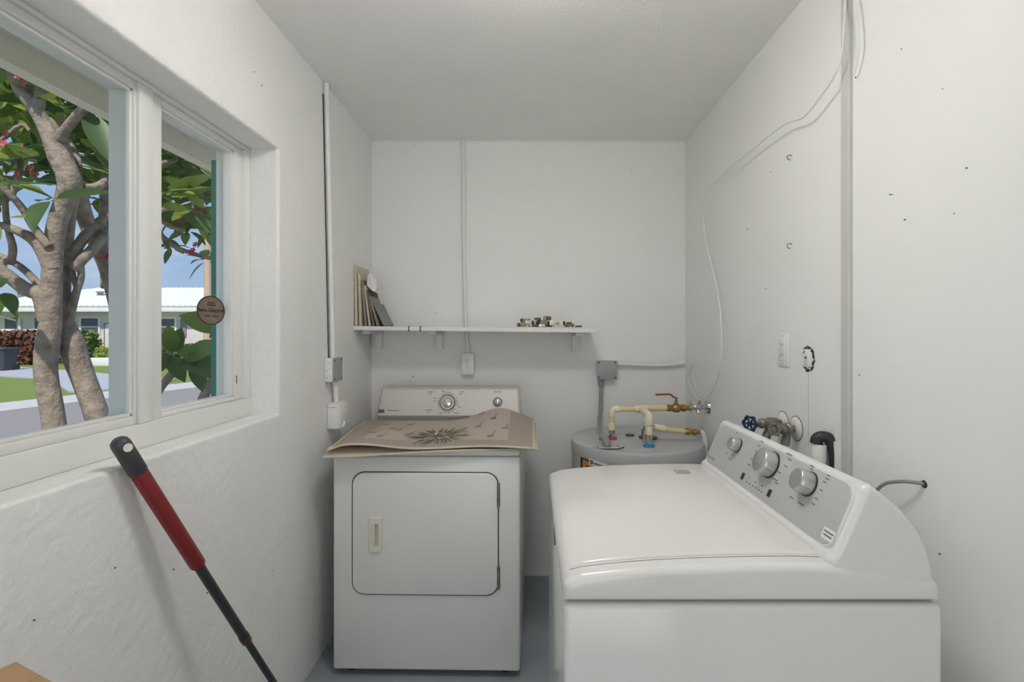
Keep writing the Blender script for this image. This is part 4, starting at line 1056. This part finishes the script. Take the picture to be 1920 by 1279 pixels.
# ---- neighbour's house
HYF = 23.0
def hx_(px_): return (px_-CX)/F*HYF
def hz_(py_): return EYE+(CY-py_)/F*HYF
hs = thing('neighbour_house', 'low pale house with white barrel-tile roof across the street', 'house', (hx_(200), HYF, GZ))
X0, X1 = hx_(-45), hx_(560)
part('wall', box((X0, HYF, GZ-.1), (X1, HYF+7.4, hz_(580))), M['housewall'], hs, smooth=False)
part('fascia', box((X0-.4, HYF-.62, hz_(585.5)), (X1, HYF-.5, hz_(577.5)), .01), M['housewhite'], hs)
part('eave', box((X0-.4, HYF-.52, hz_(583)), (X1, HYF+.05, hz_(581))), M['housewhite'], hs)
ze_, zr2, ye_, yr_ = hz_(578), EYE+(CY-542)/F*26.6, HYF-.62, 26.6
bm = NB(); q = [bm.verts.new(v) for v in ((X0-.4, ye_, ze_-.01), (X1, ye_, ze_-.01), (X1, yr_, zr2-.01), (X0+2.6, yr_, zr2-.01), (X0-.4, 2*yr_-ye_, ze_-.01), (X1, 2*yr_-ye_, ze_-.01))]
bm.faces.new((q[0], q[1], q[2], q[3])); bm.faces.new((q[0], q[3], q[4])); bm.faces.new((q[4], q[3], q[2], q[5]))
rf = part('roof', bm, M['rooftile'], hs, smooth=False)
# barrel tile courses, one per column
sl_len = math.hypot(yr_-ye_, zr2-ze_)
bm = NB(); n = 5; wdt = .125; rows = []
for t in (0, .25, .25, .5, .5, .75, .75, 1):
    pass
for k in range(7):
    for j, (t, lift) in enumerate(((k/7, .035), ((k+1)/7, .012))):
        rows.append([bm.verts.new((wdt*math.cos(a), t*sl_len, .075*math.sin(a)+lift)) for a in [PI*i/n for i in range(n+1)]])
for a, b in zip(rows, rows[1:]):
    for i in range(n): bm.faces.new((a[i], a[i+1], b[i+1], b[i]))
bm.faces.new(rows[0])
tme = finish('roof_tile_course', bm, M['rooftile'])
inv = ROOT[hs.name].inverted()
pitch = math.atan2(zr2-ze_, yr_-ye_)
X = X0-.25; i = 0
while X < X1:
    frac = min(1, (X-(X0-.4))/3.0)
    o = bpy.data.objects.new('roof_tile_course', tme); COL.objects.link(o); o.parent = rf
    o.location = inv @ Vector((X, ye_, ze_)); o.rotation_euler = (pitch, 0, 0); o.scale = (1, max(.05, frac), 1)
    X += .26
def hwin(px0_, py0_, px1_, py1_, frame=True, split='h', bars=0):
    a, b = Vector((hx_(px0_), HYF, hz_(py1_))), Vector((hx_(px1_), HYF, hz_(py0_)))
    t = .09 if frame else .0
    w = part('window', box((a.x, HYF-.03, a.z), (b.x, HYF+.02, b.z)), M['darkglass'], hs, smooth=False)
    if frame:
        bm = NB()
        for lo, hi in (((a.x-t, a.z-t), (b.x+t, a.z)), ((a.x-t, b.z), (b.x+t, b.z+t)), ((a.x-t, a.z), (a.x, b.z)), ((b.x, a.z), (b.x+t, b.z))):
            add_box(bm, (lo[0], HYF-.07, lo[1]), (hi[0], HYF+.01, hi[1]))
        if split == 'h': add_box(bm, (a.x, HYF-.06, (a.z+b.z)/2-.03), (b.x, HYF, (a.z+b.z)/2+.03))
        if split == 'v':
            add_box(bm, (a.x, HYF-.06, a.z+(b.z-a.z)*.52), (b.x, HYF, a.z+(b.z-a.z)*.60)); add_box(bm, (a.x+(b.x-a.x)*.38, HYF-.06, a.z+(b.z-a.z)*.55), (a.x+(b.x-a.x)*.45, HYF, b.z))
        part('window_frame', bm, M['housewhite'], w, smooth=False)
    part('sill', box((a.x-t-.04, HYF-.14, a.z-t-.10), (b.x+t+.04, HYF, a.z-t)), M['housewhite'], w, smooth=False)
hwin(10, 596, 31, 617, False); hwin(66, 596, 88, 617, False)
hwin(154, 597, 186, 629, True, 'h'); hwin(262, 598, 329, 632, True, 'v')
part('shutter', box((hx_(339), HYF-.05, hz_(632)), (hx_(350), HYF, hz_(598))), M['slate'], hs, smooth=False)
# door outline, downspout
bm = NB()
for lo, hi in (((196, 607), (197.5, 672)), ((196, 606), (222, 608)), ((221, 607), (222.5, 672))):
    add_box(bm, (hx_(lo[0]), HYF-.04, hz_(hi[1])), (hx_(hi[0]), HYF, hz_(lo[1])))
part('door_frame', bm, M['slate'], hs, smooth=False)
part('door', box((hx_(197.5), HYF-.02, hz_(674)), (hx_(221), HYF, hz_(608))), M['housewhite'], hs, smooth=False)
part('downspout', tube([(hx_(6), HYF-.55, hz_(586)), (hx_(10), HYF-.4, hz_(591)), (hx_(34), HYF-.08, hz_(601)), (hx_(40), HYF-.08, hz_(604)), (hx_(40), HYF-.08, GZ+.05)], .05, seg=8, n=3), M['housewhite'], hs)
for px_, py_ in ((39, 558), (188, 553)):
    yv_ = 24.6; c = P(px_, py_, yv_); part('roof_vent', lathe([(0, 0), (.12, 0), (.12, .25), (.2, .26), (.14, .34), (0, .35)], Matrix.Translation((c.x, c.y, ze_+(c.y-ye_)*math.tan(pitch)-.05)), 12), M['slate'], hs)
# planter, hedge, bushes, bin, post
def leaves_blob(lo, hi, n, size, rr, round_=True):
    bm = NB(); lo, hi = Vector(lo), Vector(hi); c = (lo+hi)/2; hsz = (hi-lo)/2
    for _ in range(n):
        if round_:
            d = Vector((rr.gauss(0, 1), rr.gauss(0, 1), rr.gauss(0, 1))).normalized()
            k = rr.uniform(.7, 1.03); p = Vector((c.x+hsz.x*max(-1, min(1, d.x*1.35))*k, c.y+hsz.y*max(-1, min(1, d.y*1.35))*k, c.z+hsz.z*max(-1, min(1, d.z*1.35))*k))
        else: p = Vector((rr.uniform(lo.x, hi.x), rr.uniform(lo.y, hi.y), rr.uniform(lo.z, hi.z)))
        u = Vector((rr.gauss(0, 1), rr.gauss(0, 1), rr.gauss(0, 1))).normalized(); w = u.orthogonal().normalized()
        s = size*rr.uniform(.6, 1.2)
        bm.faces.new([bm.verts.new(p+v) for v in (u*s, w*s*.45, -u*s*.6, -w*s*.45)])
    return bm
rg = random.Random(11)
def bush(name, label, cat, px0_, py0_, px1_, py1_, Y, m_, n=900, size=.13, dy=.8, core=True):
    a, b = P(px0_, py1_, Y), P(px1_, py0_, Y)
    t = thing(name, label, cat, ((a.x+b.x)/2, Y+dy/2, GZ))
    z0 = min(a.z, GZ+.05) if core else a.z
    f = part('foliage', leaves_blob((a.x, Y, z0), (b.x, Y+dy, b.z), n, size, rg), m_, t, smooth=False); f['kind'] = 'stuff'
    for k in range(5):
        xx = a.x+(b.x-a.x)*(k+.5)/5
        part('stem', tube([(xx, Y+dy*.5, (GZ-.02) if core else a.z-.12), (xx+rg.uniform(-.1, .1), Y+dy*.5, (z0+b.z)/2)], .025, seg=6, sm=False), M['bark'], t)
    return t
bush('hedge', 'reddish-brown clipped hedge in front of the pale house', 'hedge', -30, 623, 74, 676, 21.2, M['hedgered'], 2600, .16, 1.0)
bush('bush', 'round green bush beside white-framed window of the pale house', 'bush', 104, 622, 158, 668, 21.6, M['hedgegreen'], 1500, .16, .9)
bush('bush', 'dark green bush under the right-hand window of the pale house', 'bush', 282, 648, 366, 678, 21.8, M['hedgegreen'], 1200, .16, .8)
bush('potted_flowers', 'small pale flowering plant in the low white planter', 'plant', 173, 652, 194, 669, 21.0, M['leafc'], 160, .10, .4, False)
a, b = P(166, 682, 20.9), P(232, 671, 20.9)
solo('planter', box((a.x, 20.6, GZ), (b.x, 21.6, b.z), .02), M['housewhite'], 'low white masonry planter in front of the pale house door', 'planter')
# wheeled bin
bc = G(8, 696)
bn = thing('wheelie_bin', 'dark grey wheeled rubbish bin on the driveway edge', 'bin', bc)
bm = NB(); r0 = rrect(.50, .55, .05, 3); vsA = [bm.verts.new((bc.x+x*.86, bc.y+y*.86, GZ+.06)) for x, y in r0]; vsB = [bm.verts.new((bc.x+x, bc.y+y, GZ+.78)) for x, y in r0]
for k in range(len(r0)): bm.faces.new((vsA[k], vsA[(k+1) % len(r0)], vsB[(k+1) % len(r0)], vsB[k]))
bm.faces.new(vsA); bm.faces.new(vsB)
part('body', bm, M['bin'], bn)
part('lid', prism(rrect(.56, .62, .05, 3), GZ+.78, GZ+.85, Matrix.Translation((bc.x, bc.y, 0)), .02), M['bin'], bn)
for s in (-1, 1): part('wheel', lathe([(0, -.03), (.12, -.03), (.12, .03), (0, .03)], axis((bc.x+s*.2, bc.y+.22, GZ+.12), (1, 0, 0)), 16), M['dark'], bn)
pb_ = P(389, 700, 17)
solo('tan_post', tube([(pb_.x, 17, GZ), (pb_.x+.02, 17, 2.6), (pb_.x, 17, 4.9)], [.14, .12, .11], seg=12), M['tanpost'], 'tall tan post standing on lawn seen beside window sticker', 'post')

# ---- plumeria trees
def leaf_mesh(name, m_, L_=.26, w=.048, bend=.05):
    bm = NB(); n = 7; A, B, C_ = [], [], []
    for k in range(n+1):
        t = k/n; wd = w*(math.sin(PI*t**.85)**.85)+.001; z = -bend*t*t
        A.append(bm.verts.new((-wd, L_*t, z+wd*.28))); B.append(bm.verts.new((0, L_*t, z))); C_.append(bm.verts.new((wd, L_*t, z+wd*.28)))
    for k in range(n):
        bm.faces.new((A[k], B[k], B[k+1], A[k+1])); bm.faces.new((B[k], C_[k], C_[k+1], B[k+1]))
    return finish(name, bm, m_)
for k_ in ('leafa', 'leafb', 'leafc'):
    n_ = M[k_].node_tree; pb = n_.nodes['Principled BSDF']; ou = n_.nodes['Material Output']
    tl = n_.nodes.new('ShaderNodeBsdfTranslucent'); ms = n_.nodes.new('ShaderNodeMixShader'); ms.inputs[0].default_value = .45
    n_.links.new(pb.inputs['Base Color'].links[0].from_socket, tl.inputs[0]); n_.links.new(pb.outputs[0], ms.inputs[1]); n_.links.new(tl.outputs[0], ms.inputs[2]); n_.links.new(ms.outputs[0], ou.inputs[0])
LM = [leaf_mesh('leaf', M['leafa']), leaf_mesh('leaf', M['leafb'], .24, .046, .09), leaf_mesh('leaf', M['leafc'], .22, .046, .03), leaf_mesh('leaf', M['leafb'], .30, .052, .02)]
rt = random.Random(21)
def put_leaf(parent, base, direction, kind, s, wide=1.0):
    o = bpy.data.objects.new('leaf', LM[kind]); COL.objects.link(o); o.parent = parent
    d = Vector(direction).normalized(); z = Vector((rt.gauss(0, .3), rt.gauss(0, .3), 1)) if wide == 1 else Vector((.55+rt.gauss(0, .2), -.7, .5+rt.gauss(0, .2))); z = (z-d*z.dot(d)).normalized(); x = d.cross(z)
    Mx = Matrix((x, d, z)).transposed().to_4x4(); Mx.translation = Vector(base)
    Mx = ROOT[parent.name].inverted() @ Mx @ Matrix.Diagonal((s*wide, s, s, 1))
    o.matrix_local = Mx
def rosette(parent, c, n, axis_=(0, 0, 1), s=1.0, kinds=(0, 1, 2, 3), droop=.25):
    ax = Vector(axis_).normalized(); u = ax.orthogonal().normalized(); v = ax.cross(u); a0 = rt.uniform(0, 6)
    for k in range(n):
        a = a0+2.4*k; d = (u*math.cos(a)+v*math.sin(a))+ax*rt.uniform(-droop, .7)
        put_leaf(parent, Vector(c)+d.normalized()*.03, d, rt.choice(kinds), s*rt.uniform(.75, 1.15))
def blossom(parent, c, s=.022):
    bm = NB(); c = Vector(c)
    for q in range(4):
        cc_ = c+Vector((rt.uniform(-.05, .05), rt.uniform(-.05, .05), rt.uniform(-.05, .05)))
        for k in range(5):
            a = 2*PI*k/5; d = Vector((math.cos(a), .3*math.sin(a)-.3, math.sin(a))); w = d.cross(Vector((0, 1, 0))).normalized()*s*.4
            bm.faces.new([bm.verts.new(cc_+v_) for v_ in (Vector((0, 0, 0)), d*s*.6+w, d*s*1.2, d*s*.6-w)])
    part('blossom', bm, M['flower'], parent, smooth=False)
YT = 2.75
tb_ = P(100, CY+(EYE-GZ)*F/YT, YT)
tree = thing('plumeria_tree', 'large plumeria tree with grey forked trunks outside the window', 'tree', tb_)
def limb(parent, spec, name='branch'):       # spec: (px, py, Y, width px)
    pts = [P(x, y, Y) for x, y, Y, w in spec]; rs = [w/2/F*Y for x, y, Y, w in spec]
    part(name, tube(pts, rs, seg=10, n=5), M['bark'], parent)
T_ = YT
limb(tree, [(116, 1125, T_, 52), (112, 900, T_, 40), (101, 790, T_, 35), (86, 700, T_, 35), (90, 640, T_, 36), (95, 600, T_, 33), (98, 500, T_, 30), (106, 425, T_, 30), (120, 380, T_, 30), (131, 340, T_, 38), (112, 295, T_, 36), (92, 250, T_, 28), (67, 205, T_, 23), (40, 170, T_, 24), (20, 126, T_-.05, 17)], 'trunk')
limb(tree, [(131, 345, T_+.06, 30), (124, 300, T_+.05, 26), (112, 262, T_+.03, 22), (90, 225, T_+.03, 18)], 'branch')
limb(tree, [(205, 1090, T_+.15, 50), (205, 900, T_+.15, 42), (183, 785, T_+.15, 37), (155, 705, T_+.15, 37), (132, 642, T_+.12, 42), (122, 595, T_+.12, 24), (121, 540, T_+.12, 19), (125, 460, T_+.12, 20), (130, 405, T_+.1, 20), (137, 355, T_+.05, 24)], 'trunk')
limb(tree, [(244, 1080, T_+.45, 50), (238, 760, T_+.45, 36), (226, 600, T_+.42, 30), (212, 535, T_+.40, 28), (196, 478, T_+.37, 34), (162, 415, T_+.25, 26), (141, 350, T_+.1, 32)], 'trunk')
B_ = [[(92, 600, T_, 34), (78, 555, T_-.02, 30), (45, 540, T_-.05, 24), (0, 505, T_-.1, 20), (-50, 470, T_-.1, 16)],
      [(100, 505, T_, 30), (82, 470, T_-.02, 26), (60, 447, T_-.05, 20), (20, 428, T_-.1, 14), (-30, 415, T_-.1, 12)],
      [(92, 462, T_-.04, 16), (66, 430, T_-.06, 14), (45, 395, T_-.1, 13), (22, 368, T_-.15, 12), (-10, 340, T_-.2, 10)],
      [(82, 548, T_, 16), (60, 520, T_+.02, 12), (30, 495, T_+.05, 12), (-20, 470, T_+.1, 10)],
      [(20, 495, T_-.04, 12), (24, 465, T_-.06, 12), (14, 425, T_-.08, 10), (10, 380, T_-.1, 9), (14, 350, T_-.1, 8)],
      [(10, 515, T_-.08, 14), (4, 495, T_-.08, 13), (20, 488, T_-.05, 11)],
      [(126, 500, T_+.1, 22), (146, 462, T_+.15, 18), (170, 430, T_+.25, 18), (200, 405, T_+.35, 14)],
      [(136, 505, T_+.1, 20), (152, 488, T_+.12, 20), (176, 465, T_+.2, 18), (205, 430, T_+.35, 14)],
      [(150, 490, T_+.12, 12), (152, 520, T_+.13, 11), (144, 545, T_+.13, 12), (132, 585, T_+.12, 16), (127, 620, T_+.12, 18)],
      [(146, 545, T_+.13, 10), (138, 520, T_+.12, 9), (134, 500, T_+.11, 9)],
      [(106, 268, T_, 20), (124, 242, T_-.02, 17), (146, 216, T_-.05, 17), (166, 193, T_-.06, 17)],
      [(68, 205, T_, 24), (75, 180, T_+.02, 18), (74, 150, T_+.03, 17)],
      [(148, 352, T_+.05, 16), (180, 350, T_+.1, 14), (215, 332, T_+.2, 12), (290, 310, T_+.5, 10), (330, 300, T_+.7, 8)],
      [(200, 540, T_+.41, 18), (197, 470, T_+.44, 18), (196, 400, T_+.48, 18), (200, 330, T_+.5, 16), (205, 270, T_+.5, 14)],
      [(140, 345, T_+.05, 16), (145, 300, T_+.15, 13), (120, 250, T_+.2, 12), (118, 215, T_+.2, 10)],
      [(215, 470, T_+.42, 16), (260, 420, T_+.6, 12), (300, 395, T_+.75, 9), (350, 386, T_+.9, 7), (385, 370, T_+1.0, 6)],
      [(215, 440, T_+.45, 14), (290, 412, T_+.9, 9), (320, 425, T_+1.0, 9), (350, 432, T_+1.05, 8)],
      [(215, 400, T_+.5, 14), (285, 420, T_+1.0, 10), (310, 450, T_+1.1, 9), (345, 470, T_+1.2, 8), (420, 492, T_+1.4, 7)],
      [(0, 265, T_+.3, 8), (40, 235, T_+.3, 7), (60, 250, T_+.3, 7)], [(20, 370, T_+.3, 12), (35, 330, T_+.3, 10), (40, 290, T_+.35, 9)]]
for b in B_: limb(tree, b)
tips = [(14, 122, T_, 8, 1), (74, 140, T_+.05, 9, 1), (118, 205, T_+.2, 10, 1), (170, 195, T_, 5, .9), (205, 262, T_+.5, 9, 1), (215, 330, T_+.25, 8, .9), (40, 285, T_+.35, 10, 1), (14, 345, T_-.1, 8, .9), (0, 300, T_+.1, 8, 1),
        (125, 250, T_+.5, 10, 1), (60, 200, T_+.6, 10, 1.1), (20, 180, T_+.5, 10, 1.1), (160, 290, T_+.5, 10, 1), (185, 240, T_+.9, 9, 1.1), (95, 310, T_+.6, 9, 1), (175, 370, T_+.6, 8, .8), (60, 340, T_+.7, 8, .9), (210, 300, T_+.9, 7, 1),
        (330, 300, T_+.7, 10, .95), (305, 270, T_+.8, 9, .95), (365, 290, T_+.9, 9, .95), (395, 330, T_+1.0, 9, .95), (350, 340, T_+.9, 10, .9), (385, 372, T_+1.0, 9, .9), (320, 350, T_+1.1, 8, .9), (375, 410, T_+1.1, 8, .8),
        (350, 432, T_+1.05, 6, .7), (300, 447, T_+1.1, 5, .6), (405, 430, T_+1.2, 7, .8), (388, 488, T_+1.35, 7, .75), (325, 462, T_+1.2, 5, .6), (95, 375, T_-.1, 3, .9), (205, 380, T_+.5, 5, .8), (5, 545, T_-.2, 5, .8), (0, 410, T_-.2, 3, .7)]
nl = 0
for x, y, Y, n, s in tips:
    dr = 1.0 if y > 400 else .3
    rosette(tree, P(x, y, Y), n, (rt.uniform(-.4, .4), rt.uniform(-.6, .2), 1 if y < 420 else -.6), s, (0, 1, 2, 3) if y < 420 else (0, 1, 1), dr); nl += n
# the broad pale leaf hanging by the mullion, and the round leaf by the trunk
put_leaf(tree, P(165, 208, T_), P(200, 285, T_-.05)-P(165, 208, T_), 3, 1.15); put_leaf(tree, P(300, 340, T_+.6), P(340, 335, T_+.6)-P(290, 333, T_+.6), 0, 1)
for x, y, Y in ((35, 133, T_-.1), (58, 318, T_+.3), (376, 400, T_+1.0), (360, 467, T_+1.15), (297, 455, T_+1.1), (8, 262, T_), (196, 468, T_+.3), (345, 405, T_+1.0)): blossom(tree, P(x, y, Y))

# the rest of the crown, farther back
bm = NB(); crown = random.Random(31)
for k in range(760):
    if k % 3 < 2: x, y, Y = crown.uniform(-120, 235), crown.uniform(30, 385)-crown.random()*20, T_+crown.uniform(.35, 1.6)
    else: x, y, Y = crown.uniform(250, 425), crown.uniform(190, 400), T_+crown.uniform(.6, 1.6)
    if y > 300 and crown.random() < (.7 if x < 235 else .3): continue
    c = P(x, y, Y); u = Vector((crown.gauss(0, 1), crown.gauss(0, .7), crown.gauss(-.25, .6))).normalized(); w = u.cross(Vector((crown.gauss(0, .4), -1, crown.gauss(0, .8)))).normalized(); L_ = crown.uniform(.18, .30)
    pts = [bm.verts.new(c+u*L_*t+w*L_*ww) for t, ww in ((0, 0), (.25, .12), (.55, .18), (.85, .10), (1, 0), (.85, -.10), (.55, -.18), (.25, -.12))]
    f = bm.faces.new(pts); f.material_index = crown.choice((0, 0, 1, 2))
part('crown_foliage', bm, [M['leafa'], M['leafb'], M['leafc']], tree, smooth=False)['kind'] = 'stuff'
Y2 = 2.55
t2_ = P(300, CY+(EYE-GZ)*F/Y2, Y2)
young = thing('young_plumeria', 'young plumeria shoots with broad leaves below the window sticker', 'plant', t2_)
limb(young, [(290, 1158, Y2, 34), (262, 900, Y2, 26), (272, 790, Y2, 20), (296, 735, Y2, 15), (320, 704, Y2, 14), (330, 694, Y2, 15), (342, 678, Y2, 9)], 'stem')
limb(young, [(330, 694, Y2, 12), (322, 670, Y2, 9), (316, 655, Y2, 8)], 'stem')
limb(young, [(300, 1158, Y2+.02, 34), (330, 900, Y2+.05, 24), (366, 790, Y2+.08, 18), (382, 745, Y2+.1, 17), (408, 695, Y2+.12, 16), (425, 640, Y2+.14, 14), (428, 600, Y2+.15, 12)], 'stem')
def aimed(p0, p1, Y0, Y1, kind, wscale=1.0):
    a, b = P(*p0, Y0), P(*p1, Y1); L_ = {0: .26, 1: .24, 2: .22, 3: .30}[kind]
    put_leaf(young, a, b-a, kind, (b-a).length/L_, 1.45)
for p0, p1, Ya, Yb, k in (((322, 660), (316, 612), Y2, Y2-.05, 0), ((320, 662), (340, 615), Y2, Y2+.02, 1), ((316, 660), (290, 640), Y2, Y2+.05, 0), ((318, 662), (296, 690), Y2, Y2-.1, 1), ((322, 668), (340, 706), Y2-.02, Y2-.08, 1),
                          ((345, 672), (408, 640), Y2, Y2-.05, 0), ((346, 674), (398, 685), Y2, Y2-.1, 1), ((350, 664), (402, 668), Y2, Y2+.08, 3), ((362, 680), (384, 727), Y2-.02, Y2-.04, 1), ((340, 668), (352, 640), Y2, Y2+.1, 0),
                          ((425, 620), (336, 584), Y2+.14, Y2+.05, 0), ((425, 610), (386, 627), Y2+.14, Y2+.1, 1), ((428, 605), (380, 600), Y2+.15, Y2+.2, 3), ((318, 655), (300, 668), Y2, Y2+.1, 3)):
    aimed(p0, p1, Ya, Yb, k)
